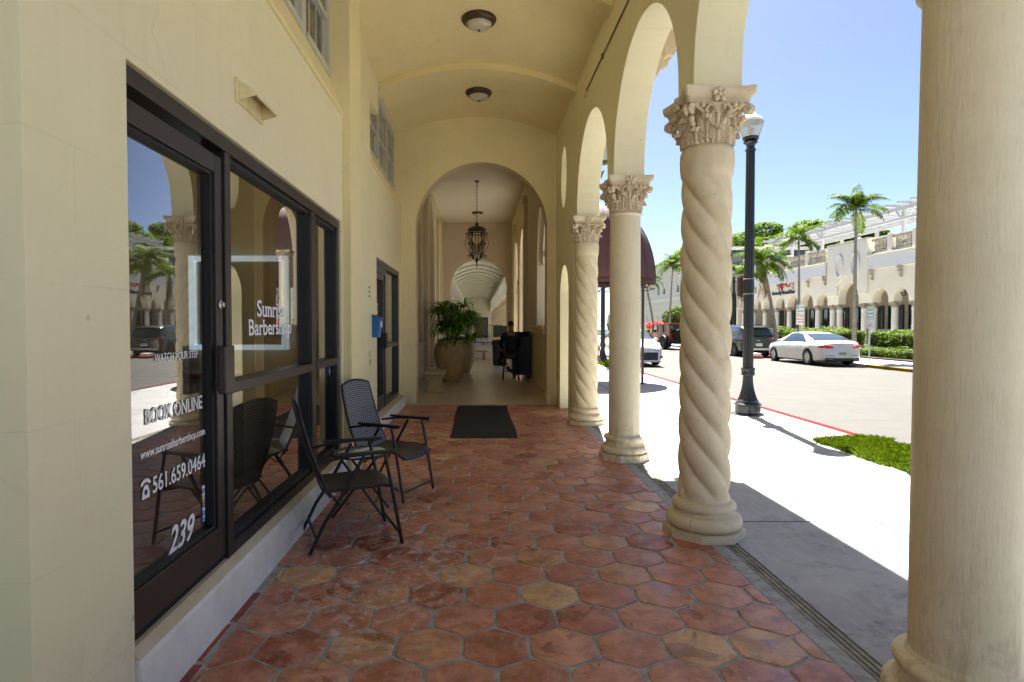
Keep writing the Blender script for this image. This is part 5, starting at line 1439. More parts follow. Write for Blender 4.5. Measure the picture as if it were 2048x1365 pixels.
# columns
oc_s = shaft_mesh('smooth', False).build('column', M_oc, O, smooth=60); base_mesh('smooth').build('base', M_oc, oc_s, smooth=35); capital_mesh(False).build('capital', M_wea, oc_s, smooth=60)
oc_t = shaft_mesh('twisted', False).build('column', M_oc, O, smooth=60); base_mesh('twisted').build('base', M_oc, oc_t, smooth=35); capital_mesh(False).build('capital', M_wea, oc_t, smooth=60)
tw = {40.1, 41.1, 43.9, 44.75, 36.3}
us = ut = False
for y in colsY:
    if y in tw:
        c = oc_t if not ut else copy_tree(oc_t, O); ut = True
    else:
        c = oc_s if not us else copy_tree(oc_s, O); us = True
    c.location = (OX+.27, y, 0.0); c.scale = (1.15, 1.15, ZS/3.115)
# porch floor, back wall with dark doors and windows, ceiling
MB().box(OX-.4, OX+3.4, colsY[0]-.5, 60.5, -.1, .25).build('porch_floor', M_oc, O)
MB().box(OX+3.4, OX+9, colsY[0]-.5, 60.5, -.1, 6.18).build('back_wall', simple('porch_back_wall', (.36, .32, .25), .8, var=.1), O)
MB().box(OX+.56, OX+3.39, colsY[0]-.5, 60.5, 4.8, 5.0).build('porch_ceiling', M_ow, O)
MB().box(OX, OX+9, 60.502, 60.8, -.1, 6.2).build('side_wall', M_ow, O)
M_dg = simple('dark_shop_glass', (.015, .03, .02), .05, spec=.9)
M_gf = simple('dark_green_frame', (.02, .035, .03), .5)
y = colsY[0]
i = 0
while y < 59:
    w_ = 1.55
    f = bars([(OX+3.30, OX+3.398, y, y+.08, .27, 2.9), (OX+3.30, OX+3.398, y+w_-.08, y+w_, .27, 2.9), (OX+3.30, OX+3.398, y+.081, y+w_-.081, 2.82, 2.9), (OX+3.30, OX+3.398, y+w_/2-.04, y+w_/2+.04, .27, 2.819)], 'window', M_gf, O, None)
    MB().box(OX+3.36, OX+3.39, y+.081, y+w_-.081, .27, 2.819).build('pane', M_dg, f)
    y += 2.05; i += 1
# porch railing between the columns
for a, b in zip(colsY[8:-1], colsY[9:]):
    if b-a < 1.2 or (a < 42 < b): continue
    m = MB(); m.box(OX+.25, OX+.29, a+.25, b-.25, 1.18, 1.22); m.box(OX+.25, OX+.29, a+.25, b-.25, .40, .43)
    k = a+.35
    while k < b-.3: m.box(OX+.26, OX+.28, k, k+.025, .431, 1.179); k += .16
    m.build('porch_railing', simple('porch_rail_paint', (.25, .28, .27), .5) if 'porch_rail_paint' not in MATS else MATS['porch_rail_paint'], O)
# roof balustrades with posts
bp = [(.05, 0), (.075, .03), (.05, .06), (.045, .10), (.085, .25), (.08, .32), (.045, .50), (.05, .56), (.07, .60), (.05, .66)]
def balustrade(a, b):
    m = MB(); y_ = a+.12
    while y_ < b-.06:
        m.lathe(bp, 8, c=(OX+.1, y_), z0=6.32); y_ += .21
    m.box(OX-.03, OX+.23, a, b, 6.205, 6.32); m.box(OX-.05, OX+.25, a, b, 6.98, 7.12)
    m.build('balustrade', M_wea, O, smooth=40)
edges_ = [24.5, 27.5, 30.5, 33.3, 36.0, 38.2, 40.2]
for a, b in zip(edges_[:-1], edges_[1:]): balustrade(a+.2, b-.2)
e2 = [45.1, 47.8, 50.8, 53.8, 56.8, 60.0]
for a, b in zip(e2[:-1], e2[1:]): balustrade(a+.2, b-.2)
for y in edges_[:-1]+e2[1:]: MB().box(OX-.1, OX+.3, y-.195, y+.195, 6.203, 7.3).build('balustrade_post', M_ow, O, bevel=.02)
# writing on the facade
M_sr = simple('red_sign_letters', (.42, .03, .04), .5); M_sk = simple('black_sign_letters', (.03, .02, .02), .5)
text_mesh('f\u0444U', 'lettering', M_sr, O, 50.2, 52.6, 4.95, 1.0, OX-.03, facing='-x', extr=.03, bold=.02)
text_mesh('Personally NaturalGlow', 'lettering', M_sk, O, 49.6, 53.4, 4.22, .42, OX-.03, facing='-x', extr=.03, bold=.025)
text_mesh('rd\u0444', 'lettering', M_iron, O, 36.6, 37.9, 3.45, .55, OX+.30, facing='-x', extr=.02)
MB().box(OX-.40, OX-.25, 47.0, 56, 5.0, 5.12).build('metal_canopy', M_band, O)
# pergola on the roof
t = thing('roof_pergola', 'white slatted timber pergola on the roof of the arcaded building', 'pergola', (30.5, 45, 6.2))
M_pg = simple('pergola_white', (.40, .41, .43), .5)
MB().box(-4.4, 4.4, -20, 15.5, -.01, .02).build('deck', M_ow, t)
for x in (-2.0, 2.5):
    for y in (-14, -9.2, -4.4, .4, 5.2, 10, 14.5):
        MB().box(x-.11, x+.11, y-.11, y+.11, .021, 3.0).build('post', M_pg, t, bevel=.01)
    MB().box(x-.07, x+.07, -18, 15.2, 3.003, 3.28).build('beam', M_pg, t, bevel=.01)
    MB().box(x-.30, x-.18, -18, 15.2, 2.3, 2.5).build('beam', M_pg, t, bevel=.01)
y = -17.5
while y < 15:
    MB().box(-2.9, 3.4, y-.05, y+.05, 3.283, 3.47).build('rafter', M_pg, t, bevel=.01); y += 1.25
for y in (-14, -9.2, -4.4, .4, 5.2, 10):
    m = MB(); m.tube([(-2.0, y, 2.2), (-2.0, y+.8, 3.0)], .05, 6); m.tube([(-2.0, y, 2.2), (-2.0, y-.8, 3.0)], .05, 6); m.build('brace', M_pg, t)

# ================================================================ FAR PALE BUILDING
t = thing('pale_two_storey_building', 'pale two storey building with paired dark sash windows at the far end of the road', 'building', (26, 64, 0))
def far_wall():
    t_ = NT('far_building_paint'); p = t_.pos(); t_.inp('Roughness', .8)
    br = t_.n('ShaderNodeTexBrick'); br.offset = .5; br.inputs['Scale'].default_value = 1; br.inputs['Brick Width'].default_value = 2.4; br.inputs['Row Height'].default_value = .9; br.inputs['Mortar Size'].default_value = .025
    sp = t_.n('ShaderNodeSeparateXYZ'); t_.l(p, sp.inputs[0]); cb_ = t_.n('ShaderNodeCombineXYZ'); t_.l(sp.outputs['Y'], cb_.inputs[0]); t_.l(sp.outputs['Z'], cb_.inputs[1]); t_.l(cb_.outputs[0], br.inputs['Vector'])
    br.inputs['Color1'].default_value = (.60, .60, .52, 1); br.inputs['Color2'].default_value = (.58, .58, .50, 1); br.inputs['Mortar'].default_value = (.48, .48, .42, 1)
    t_.l(br.outputs['Color'], t_.b.inputs['Base Color']); return t_.m
M_fw = far_wall()
wy = []
for y in (4.5, 6.6, 11.5, 14.2, 20, 22.6, 28, 31): wy.append(y)
out = [(0, -.1), (36, -.1), (36, 9.4), (0, 9.4)]
holes = [[(y, 5.8), (y+1.1, 5.8), (y+1.1, 7.5), (y, 7.5)] for y in wy] + [[(y, 1.0), (y+1.1, 1.0), (y+1.1, 2.8), (y, 2.8)] for y in wy]
plate_mb([out]+holes, 'x', 0, .35).build('wall', M_fw, t)
MB().box(.36, 16, 0, 36, -.1, 9.3).build('body', M_dg, t)
MB().box(-.25, 16.2, -.2, 36.2, 9.402, 9.75).build('cornice', M_fw, t); MB().box(-.08, -.002, 0, 36, 4.9, 5.15).build('string_course', M_band, t)
for y in wy:
    for z, h_ in ((5.8, 1.7), (1.0, 1.8)):
        f = MB().box(.12, .18, y, y+.08, z, z+h_).box(.12, .18, y+1.02, y+1.1, z, z+h_).box(.11, .17, y+.08, y+1.02, z+h_/2-.04, z+h_/2+.04).build('window', M_white, t)
        MB().box(.20, .22, y+.08, y+1.02, z+h_*.5, z+h_-.02).build('blind', M_white, f)
t = thing('garden_wall', 'low pale yellow garden wall at the far end of the road', 'wall', (20.5, 66, 0))
MB().box(-.15, .15, -6, 20, 0, .9).build('body', simple('yellow_wall', (.5, .46, .30), .8), t, bevel=.02); MB().box(-.2, .2, -6, 20, .902, .98).build('coping', M_ow, t)

# ================================================================ VEGETATION
def leafcloud(m, c, rad, n, size, rng, flat=1.0, surf=0.6):
    for i in range(n):
        while True:
            v = Vector((rng.uniform(-1, 1), rng.uniform(-1, 1), rng.uniform(-1, 1)))
            if .05 < v.length <= 1: break
        v = v.normalized() * (v.length**(1-surf))
        p = Vector((c[0]+v.x*rad[0], c[1]+v.y*rad[1], c[2]+v.z*rad[2]))
        a = rng.uniform(0, 6.283); b = rng.uniform(-.9, .9); s = size*rng.uniform(.6, 1.3)
        u = Vector((math.cos(a), math.sin(a), b*.6)).normalized()*s; w_ = u.cross(Vector((rng.uniform(-1, 1), rng.uniform(-1, 1), 1))).normalized()*s*.5
        m.add([tuple(p-u), tuple(p-w_), tuple(p+u), tuple(p+w_)], [(0, 1, 2, 3)])
def palm_crown(seed, nf=21, L=2.3, wilt=0.0):
    rng = random.Random(seed); m = MB(); dead = MB()
    for i in range(nf):
        a = 2*PI*i/nf*1.0 + rng.uniform(-.2, .2) + (i % 3)*.5; e = R(rng.choice([78, 62, 50, 38, 25, 8, -8])) + rng.uniform(-.12, .12)
        ln = L*rng.uniform(.8, 1.08); d = Vector((math.cos(a), math.sin(a), 0)); p = Vector((0, 0, .1)); N = 15
        pts = [p.copy()]; dirs = []
        for k in range(N):
            t_ = (d*math.cos(e) + Vector((0, 0, math.sin(e)))); dirs.append(t_); p = p + t_*ln/N; pts.append(p.copy()); e -= (.045+.10*(k/N))*(1.15+wilt)
        m.tube(pts, [.022*(1-k/(N+2)) for k in range(N+1)], 4)
        for k in range(2, N+1):
            tk = dirs[min(k, N-1)]; sd = Vector((-d.y, d.x, 0))
            for q in (0, .5):
                base = pts[k-1].lerp(pts[min(k, N)], q) if k < N else pts[N]
                f = (k+q)/(N+1); l_ = .62*math.sin(PI*min(1, f*.80+.18))**.7*rng.uniform(.85, 1.1)*L/2.3
                for s in (-1, 1):
                    up = tk.cross(sd)*-1
                    dr_ = (sd*s*.75 + tk*.62 + Vector((0, 0, rng.uniform(-.10, .30)-.12))).normalized()
                    mid = base+dr_*l_*.55; tip = base+dr_*l_*.95+Vector((0, 0, -l_*.30))
                    w_ = tk.cross(dr_).cross(dr_).normalized()*.036
                    m.add([tuple(base-w_*.5), tuple(base+w_*.5), tuple(mid+w_), tuple(mid-w_), tuple(tip)], [(0, 1, 2, 3), (3, 2, 4)])
    # central spear
    m.tube([(0, 0, 0), (0.02, 0, .8), (.03, .02, 1.5)], [.03, .018, .004], 5)
    cs = MB(); cs.lathe([(.085, -.75), (.10, -.3), (.085, .1), (.05, .3), (.0001, .35)], 10)
    return m, cs
crowns = []
def palm(label, x, y, h, s, seed, lean=(0, 0), cs_green=True, deadf=False, rz=0.0):
    t = thing('palm_tree', label, 'palm tree', (x, y, -0.001), group='palm trees along the far side of the road')
    pts = [(lean[0]*(i/10)**1.3, lean[1]*(i/10)**1.3, h*i/10) for i in range(11)]
    m = MB(); rs = [(.14-.07*(i/10)+.05*math.exp(-i*1.2))*min(1.25, s) for i in range(11)]
    P2 = []; R2 = []
    for i in range(60):
        f = i/59*10; a = int(min(9, math.floor(f))); u = f-a
        P2.append(tuple(Vector(pts[a]).lerp(Vector(pts[a+1]), u))); R2.append((rs[a]*(1-u)+rs[a+1]*u)*(1+.06*(i % 2)))
    m.tube(P2, R2, 10); m.build('trunk', M_trunk, t, smooth=30)
    cm, cs = palm_crown(seed)
    o = cm.build('crown', M_palm, t, fix=False, loc=pts[-1]); o.scale = (s, s, s); o.rotation_euler = (0, 0, rz)
    o = cs.build('crownshaft', simple('crownshaft_green', (.14, .18, .07), .5) if 'crownshaft_green' not in MATS else MATS['crownshaft_green'], t, smooth=50, loc=pts[-1]); o.scale = (s*.8, s*.8, s)
    if deadf:
        m = MB(); rng = random.Random(seed+5)
        for k in range(5):
            a = rng.uniform(0, 6.28)
            for q in range(60):
                zz = -rng.uniform(.1, 2.0); r_ = .25+.12*math.sin(zz*2); b = a+rng.uniform(-.25, .25)
                p = Vector((r_*math.cos(b), r_*math.sin(b), zz)); m.add([tuple(p), tuple(p+Vector((.03, .02, .0))), tuple(p+Vector((rng.uniform(-.2, .2), rng.uniform(-.2, .2), -.35)))], [(0, 1, 2)])
        m.build('dead_frond', M_palmdead, t, fix=False, loc=pts[-1])
    return t
palm('tall straight palm with a full crown rising between the white car and the pergola', 17.5, 28.1, 6.75, .70, 11, (.05, .1))
palm('slim palm with ragged crown behind the red and green parking sign', 17.5, 32.9, 6.1, .62, 12, (-.1, 0))
palm('leaning palm with brown hanging fronds, right of the nearest lamp post', 17.6, 35.5, 5.2, .85, 13, (-.7, .4), deadf=True)
palm('crooked palm mostly hidden behind the nearest lamp post', 17.5, 39.2, 4.7, .85, 14, (-.5, -.3), deadf=True)
palm('small palm in front of the far pale building', 17.6, 55.6, 6.9, .75, 15, (.3, 0))
palm('farthest palm, its crown peeping out beside the awning', 17.6, 60.0, 5.9, .9, 16, (-1.0, 0))
# far left group seen between columns
for i, (x, y, h_) in enumerate(((19.2, 84, 9), (18.0, 88, 10), (17.0, 95, 11))):
    palm(['thin pale palm trunk seen in the gap under the awning, leftmost', 'thin pale palm trunk in the gap under the awning, the middle one', 'thin pale palm trunk in the gap under the awning, rightmost'][i], x, y, h_, .8, 30+i)

def hedge(name, label, x0, x1, y0, y1, z0, z1, n, size, mat, seed, cat='hedge', group=None, lumps=.12):
    t = thing(name, label, cat, ((x0+x1)/2, (y0+y1)/2, z0), group=group)
    rng = random.Random(seed); m = MB(); cx, cy_ = (x0+x1)/2, (y0+y1)/2
    for i in range(n):
        f = rng.choice(['t', 'w', 'w', 'e', 's', 'in'])
        x = rng.uniform(x0, x1); y = rng.uniform(y0, y1); z = rng.uniform(z0, z1)
        if f == 't': z = z1
        if f == 'w': x = x0
        if f == 'e': x = x1
        if f == 's': y = y0
        nz = noise.noise(Vector((x*1.3, y*1.3, z*1.3+seed)))*lumps*2.2
        z += nz*(1 if f == 't' else .3); x += (nz if f == 'w' else 0)
        x += rng.gauss(0, size*.6); y += rng.gauss(0, size*.6); z += rng.gauss(0, size*.5)
        if z < z0+.01: z = z0+.02
        a = rng.uniform(0, 6.28); s = size*rng.uniform(.6, 1.3); u = Vector((math.cos(a), math.sin(a), rng.uniform(-.3, .8))).normalized()*s; w_ = u.cross(Vector((rng.uniform(-1, 1), rng.uniform(-1, 1), 1))).normalized()*s*.5
        p = Vector((x-cx, y-cy_, z-z0)); m.add([tuple(p-u), tuple(p-w_), tuple(p+u), tuple(p+w_)], [(0, 1, 2, 3)])
    m.build('leaves', mat, t, fix=False)
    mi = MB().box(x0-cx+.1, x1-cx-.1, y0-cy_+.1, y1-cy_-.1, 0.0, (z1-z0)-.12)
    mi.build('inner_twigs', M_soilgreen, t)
    return t
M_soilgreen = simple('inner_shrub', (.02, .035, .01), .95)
hedge('hedge', 'tall loose flowering hedge behind the parking sign, right of the white car', 19.9, 21.1, 20.5, 31.0, -.02, 1.10, 14000, .075, M_hedge, 1, lumps=.14)
hedge('hedge', 'tall loose hedge seen over the white car bonnet', 19.9, 21.1, 33.0, 41.0, -.02, 1.15, 7000, .08, M_hedge, 2, lumps=.14)
hedge('low_hedge', 'low bright clipped hedge along the pavement under the tall hedge', 19.0, 19.7, 20.0, 24.6, -.02, .36, 6000, .05, M_hedge, 3)
hedge('low_hedge', 'low clipped hedge behind the white car boot', 19.0, 19.7, 25.0, 32.0, -.02, .38, 6000, .05, M_hedge, 4)
hedge('hedge', 'two tiered green hedge far down the road under the awning gap', 16.2, 19.4, 72.5, 75, -.02, 2.2, 2500, .16, M_hedge, 5)
# pink blossoms on the tall hedge
# ball tree, red bush
def tree(name, label, x, y, h, blobs, n, size, mat, seed, trunk_r=.2, cat='tree', group=None, surf=.6):
    t = thing(name, label, cat, (x, y, -.02), group=group); rng = random.Random(seed); m = MB()
    for (bx, by, bz, rx, ry, rz_) in blobs: leafcloud(m, (bx, by, bz), (rx, ry, rz_), n, size, rng, surf=surf*.7)
    m.build('crown', mat, t, fix=False)
    m = MB(); m.tube([(0, 0, 0), (.05, 0, h*.4), (0, .1, h*.75)], [trunk_r, trunk_r*.75, trunk_r*.5], 8)
    for (bx, by, bz, rx, ry, rz_) in blobs[:8]: m.tube([(.03, 0, h*.35), (bx*.5, by*.5, (h*.35+bz)/2+.1), (bx, by, bz)], [trunk_r*.5, trunk_r*.35, trunk_r*.12], 6)
    m.build('trunk', M_bark, t, smooth=50); return t
tree('ball_tree', 'round bright green clipped tree before the far pale building, behind the red car', 18.9, 57.5, 3.2, [(0, 0, 2.1, 1.35, 1.35, 1.15), (.3, .2, 2.3, 1.1, 1.2, 1.0)], 2600, .11, M_hedge, 21, .12, surf=.75)
tree('red_flowering_bush', 'red flowering bush beside the ball shaped tree', 19.3, 63.5, 2.0, [(-.8, 0, 1.5, .8, .8, .45), (.6, 0, 1.6, .9, .8, .5)], 500, .12, M_redleaf, 22, .06, 'bush')
hedge('hedge', 'dark green hedge under the red flowering bush', 18.6, 19.8, 59.8, 68, -.02, .95, 2500, .12, M_hedge, 6)
rng = random.Random(99)
def bigtree(label, x, y, h, rad, seed, nb=26, n=1100):
    r_ = random.Random(seed); bl = []
    for k in range(nb):
        a = r_.uniform(0, 6.28); q = math.sqrt(r_.uniform(.05, 1)); bl.append((rad*q*math.cos(a), rad*q*math.sin(a), h*(.62+.30*r_.random()*(1-.45*q*q)), rad*r_.uniform(.22, .40), rad*r_.uniform(.22, .40), rad*r_.uniform(.12, .22)))
    tree('broadleaf_tree', label, x, y, h, bl, n, .23, M_tree, seed, .4, group='trees behind the white building')
bigtree('dark spreading tree behind the pergola, its crown highest near the tall palm', 40, 66, 14.5, 4.6, 41, 14)
bigtree('broad green tree behind the slim palm, filling the gap over the balustrade', 38, 72, 14.9, 7.0, 42, 20)
bigtree('green tree between the lamp post and the leaning palm', 37, 84, 14.6, 7.5, 43)
bigtree('leftmost tree of the row, low behind the nearest lamp post', 34, 90, 13.5, 6.5, 44)
bigtree('small green crown just left of the tall palm head', 42, 63, 13.0, 3.0, 45, 8)
bigtree('dark green tree down the road in the gap under the awning', 17, 112, 15, 7, 46)
bigtree('large dark tree closing the far end of the road', 9, 150, 17, 9, 47)
bigtree('large dark tree at the far end of the road, right half', 25, 140, 18, 9, 48)
# grass on the verge
def grass(name, x0, x1, y0, y1, n, seed, hgt=.055):
    rng = random.Random(seed); m = MB()
    m.add([(x0+.09, y0, .006), (x1, y0, .006), (x1, y1-.2, .006), (x0+.09, y1-.2, .006)], [(0, 1, 2, 3)])
    for i in range(n):
        x = rng.uniform(x0-.05, x1+.03); y = rng.uniform(y0, y1+.06)
        nz = noise.noise(Vector((x*5, y*5, seed)))*.07
        e = min(1, (x-x0+nz)/.10, (y1-y+nz)/.15)
        if rng.random() > e: continue
        a = rng.uniform(0, 6.28); l_ = hgt*rng.uniform(.5, 1.4)*(1+.9*noise.noise(Vector((x*3.5, y*3.5, 2)))); w_ = Vector((math.cos(a), math.sin(a), 0))*.0055; d = Vector((rng.gauss(0, .5), rng.gauss(0, .5), 0))*l_
        p = Vector((x, y, .004)); m.add([tuple(p-w_), tuple(p+w_), tuple(p+w_*.6+d*.4+Vector((0, 0, l_*.75))), tuple(p+d+Vector((0, 0, l_)))], [(0, 1, 2, 3)])
    o = m.build(name, M_grass, None, fix=False); struct(o, 'stuff', 'bright green grass on the verge between pavement and kerb')
grass('verge_grass', 4.30, 5.10, 2.8, 7.9, 60000, 5)
grass('verge_grass', 4.55, 5.10, 21.5, 26.5, 5000, 6, .10)
# ================================================================ VEHICLES
def lerp_prof(pts, x):
    if x <= pts[0][0]: return pts[0][1]
    for (a, va), (b, vb) in zip(pts[:-1], pts[1:]):
        if x <= b:
            f = (x-a)/(b-a) if b > a else 0; f = f*f*(3-2*f)*.35 + f*.65
            return va+(vb-va)*f
    return pts[-1][1]
M_tyre = simple('tyre', (.012, .012, .012), .8)
M_rim = simple('alloy_rim', (.45, .45, .46), .25, .9)
M_rimd = simple('dark_rim', (.06, .06, .06), .3, .8)
M_tail = simple('tail_lamp_red', (.55, .012, .015), .12, coat=1)
M_head = simple('headlamp', (.55, .58, .6), .08, .6, coat=1)
M_trim = simple('black_trim', (.015, .015, .016), .45)
M_chrome = simple('bright_chrome', (.75, .75, .76), .12, 1)
M_plate = simple('number_plate', (.45, .50, .35), .5)
def paint(name, col, metal=.0):
    return simple(name, col, .28, metal, coat=1.0)
def wheel(t, x, y, r, w, rim, side, nsp=10):
    g = MB(); g.M = Matrix.Translation((x, y, r)) @ Matrix.Rotation(R(90)*-side, 4, 'X')
    g.lathe([(r*.66, -w/2), (r*.93, -w/2), (r, -w/2+.02), (r, w/2-.025), (r*.95, w/2), (r*.68, w/2+.003), (r*.66, w/2-.02)], 36)
    ty = g.build('wheel', M_tyre, t, smooth=35)
    g = MB(); g.M = Matrix.Translation((x, y, r)) @ Matrix.Rotation(R(90)*-side, 4, 'X')
    g.lathe([(r*.60, w/2-.05), (r*.66, w/2-.004), (r*.69, w/2-.001), (r*.70, w/2-.02), (r*.66, -w/2+.01)], 32)
    g.lathe([(.0001, w/2-.01), (.05, w/2-.012), (.06, w/2-.03), (.06, w/2-.08)], 16)
    for k in range(nsp):
        a = 2*PI*k/nsp; c_, s_ = math.cos(a), math.sin(a); d_ = .022 if nsp > 8 else .035
        g.add([(c_*.05-s_*d_, s_*.05+c_*d_, w/2-.02), (c_*.05+s_*d_, s_*.05-c_*d_, w/2-.02), (c_*r*.66+s_*d_*.6, s_*r*.66-c_*d_*.6, w/2-.012), (c_*r*.66-s_*d_*.6, s_*r*.66+c_*d_*.6, w/2-.012),
               (c_*.05-s_*d_, s_*.05+c_*d_, w/2-.06), (c_*.05+s_*d_, s_*.05-c_*d_, w/2-.06), (c_*r*.66+s_*d_*.6, s_*r*.66-c_*d_*.6, w/2-.05), (c_*r*.66-s_*d_*.6, s_*r*.66+c_*d_*.6, w/2-.05)],
              [(0, 1, 2, 3), (0, 3, 7, 4), (1, 5, 6, 2), (4, 7, 6, 5)])
    g.build('rim', rim, ty, smooth=30)
    g = MB(); g.M = Matrix.Translation((x, y, r)) @ Matrix.Rotation(R(90)*-side, 4, 'X')
    g.lathe([(.0001, w/2-.09), (r*.62, w/2-.09), (r*.62, w/2-.10)], 24); g.build('brake_disc', M_trim, ty)
def make_car(name, label, cat, P, group='cars on the road'):
    """local +x forward, wheels on z=0. P holds the profiles (x from rear to front)."""
    t = thing(name, label, cat, group=group)
    L = P['L']; top, belt, hw = P['top'], P['belt'], P['hw']; bot = P['bot']
    xs = sorted(set([P['x0']+L*i/70 for i in range(71)])); nx = len(xs)
    def ring(x):
        zt = lerp_prof(top, x); zb_ = lerp_prof(belt, x); w = lerp_prof(hw, x); z0 = lerp_prof(bot, x); tum = P.get('tumble', .80)
        gh = max(0.0, zt-zb_); roofw = w*(1-(1-tum)*min(1, gh/.42))
        pts = [(0, z0), (w*.82, z0), (w*.955, z0+.05), (w*.99, z0+(zb_-z0)*.30), (w, z0+(zb_-z0)*.58), (w*.985, z0+(zb_-z0)*.84), (w*.945, zb_-.01)]
        k = min(1, gh/.10)
        pts += [(w*.945*(1-k)+k*(w*.915) - (1-k)*w*.06, zb_+.012), (w*.86*(1-k)+k*(w*.915*.55+roofw*.45), zb_+.02*(1-k)+gh*.5*k+.01), (w*.70*(1-k)+k*roofw*.985, zb_+.03*(1-k)+k*(gh-.05)), (w*.60*(1-k)+k*roofw*.90, zb_+.04*(1-k)+k*(gh-.012)), (w*.30*(1-k)+k*roofw*.5, zt+.0+(1-k)*.045), (0, zt+.012+(1-k)*.04)]
        return pts
    rings = [ring(x) for x in xs]; nr = len(rings[0])
    m = MB(); vs = []; fs = []
    full = []
    for x, rg in zip(xs, rings):
        f = [(x, -p[0], p[1]) for p in rg] + [(x, p[0], p[1]) for p in rg[::-1][1:-1]]
        full.append(f)
    nn = len(full[0])
    for f in full: vs += f
    for i in range(nx-1):
        for j in range(nn):
            k = (j+1) % nn; fs.append((i*nn+j, i*nn+k, (i+1)*nn+k, (i+1)*nn+j))
    fs.append(tuple(range(nn))); fs.append(tuple((nx-1)*nn+j for j in range(nn)[::-1]))
    m.add(vs, fs)
    body = m.build('body', P['paint'], t, smooth=40)
    # wheel wells cut out of the body
    cut = MB(); r = P['wr']
    for wx in P['axles']:
        for s in (-1, 1):
            cut.M = Matrix.Translation((wx, s*(P['W']/2+.05), r)) @ Matrix.Rotation(R(90)*-s, 4, 'X'); cut.lathe([(r*1.13, -.45), (r*1.13, .25)], 40)
    cut.M = Matrix.Identity(4)
    co = cut.build('cut', None)
    md = body.modifiers.new('b', 'BOOLEAN'); md.object = co; md.operation = 'DIFFERENCE'; md.solver = 'EXACT'
    bpy.context.view_layer.update()
    nm = bpy.data.meshes.new_from_object(body.evaluated_get(bpy.context.evaluated_depsgraph_get()))
    body.modifiers.clear(); body.data = nm; nm.name = 'body'; nm.materials.clear(); nm.materials.append(P['paint']); bpy.data.objects.remove(co)
    # dark wheel-well liners
    for wx in P['axles']:
        m = MB(); m.box(wx-r*1.1, wx+r*1.1, -P['W']/2+.32, P['W']/2-.32, r*.5, r*1.9); m.build('wheel_arch_liner', M_trim, t)
    for wx in P['axles']:
        for s in (-1, 1): wheel(t, wx, s*(P['W']/2-.125), r, .225, P['rim'], s, P.get('spokes', 10))
    # surface patches on the shell: window glass, lamps ...
    def surf(x, q, s):
        rg = ring(x); a = int(min(nr-2, math.floor(q))); f = q-a
        return Vector((x, s*(rg[a][0]*(1-f)+rg[a+1][0]*f), rg[a][1]*(1-f)+rg[a+1][1]*f))
    def patch(nm_, mat, xa, xb, qa, qb, sides=(-1, 1), off=.006, xq=None, nu=10, nv=8, parent=t):
        for s in sides:
            m = MB()
            def fn(u, v):
                q = qa+(qb-qa)*v
                if xq: a_, b_ = xq(v); x = a_+(b_-a_)*u
                else: x = xa+(xb-xa)*u
                p = surf(x, q, s); p2 = surf(x+.02, q, s); p3 = surf(x, min(nr-1.001, q+.05), s)
                n_ = (p2-p).cross(p3-p); n_ = n_.normalized() if n_.length > 1e-9 else Vector((0, s, 0))
                if n_.y*s < 0 or (abs(n_.y) < .1 and n_.z < -.2): n_ = -n_
                return tuple(p+n_*off)
            m.grid(fn, nu, nv); m.build(nm_, mat, parent, smooth=60, fix=False)
    P['extra'](t, patch, surf)
    return t
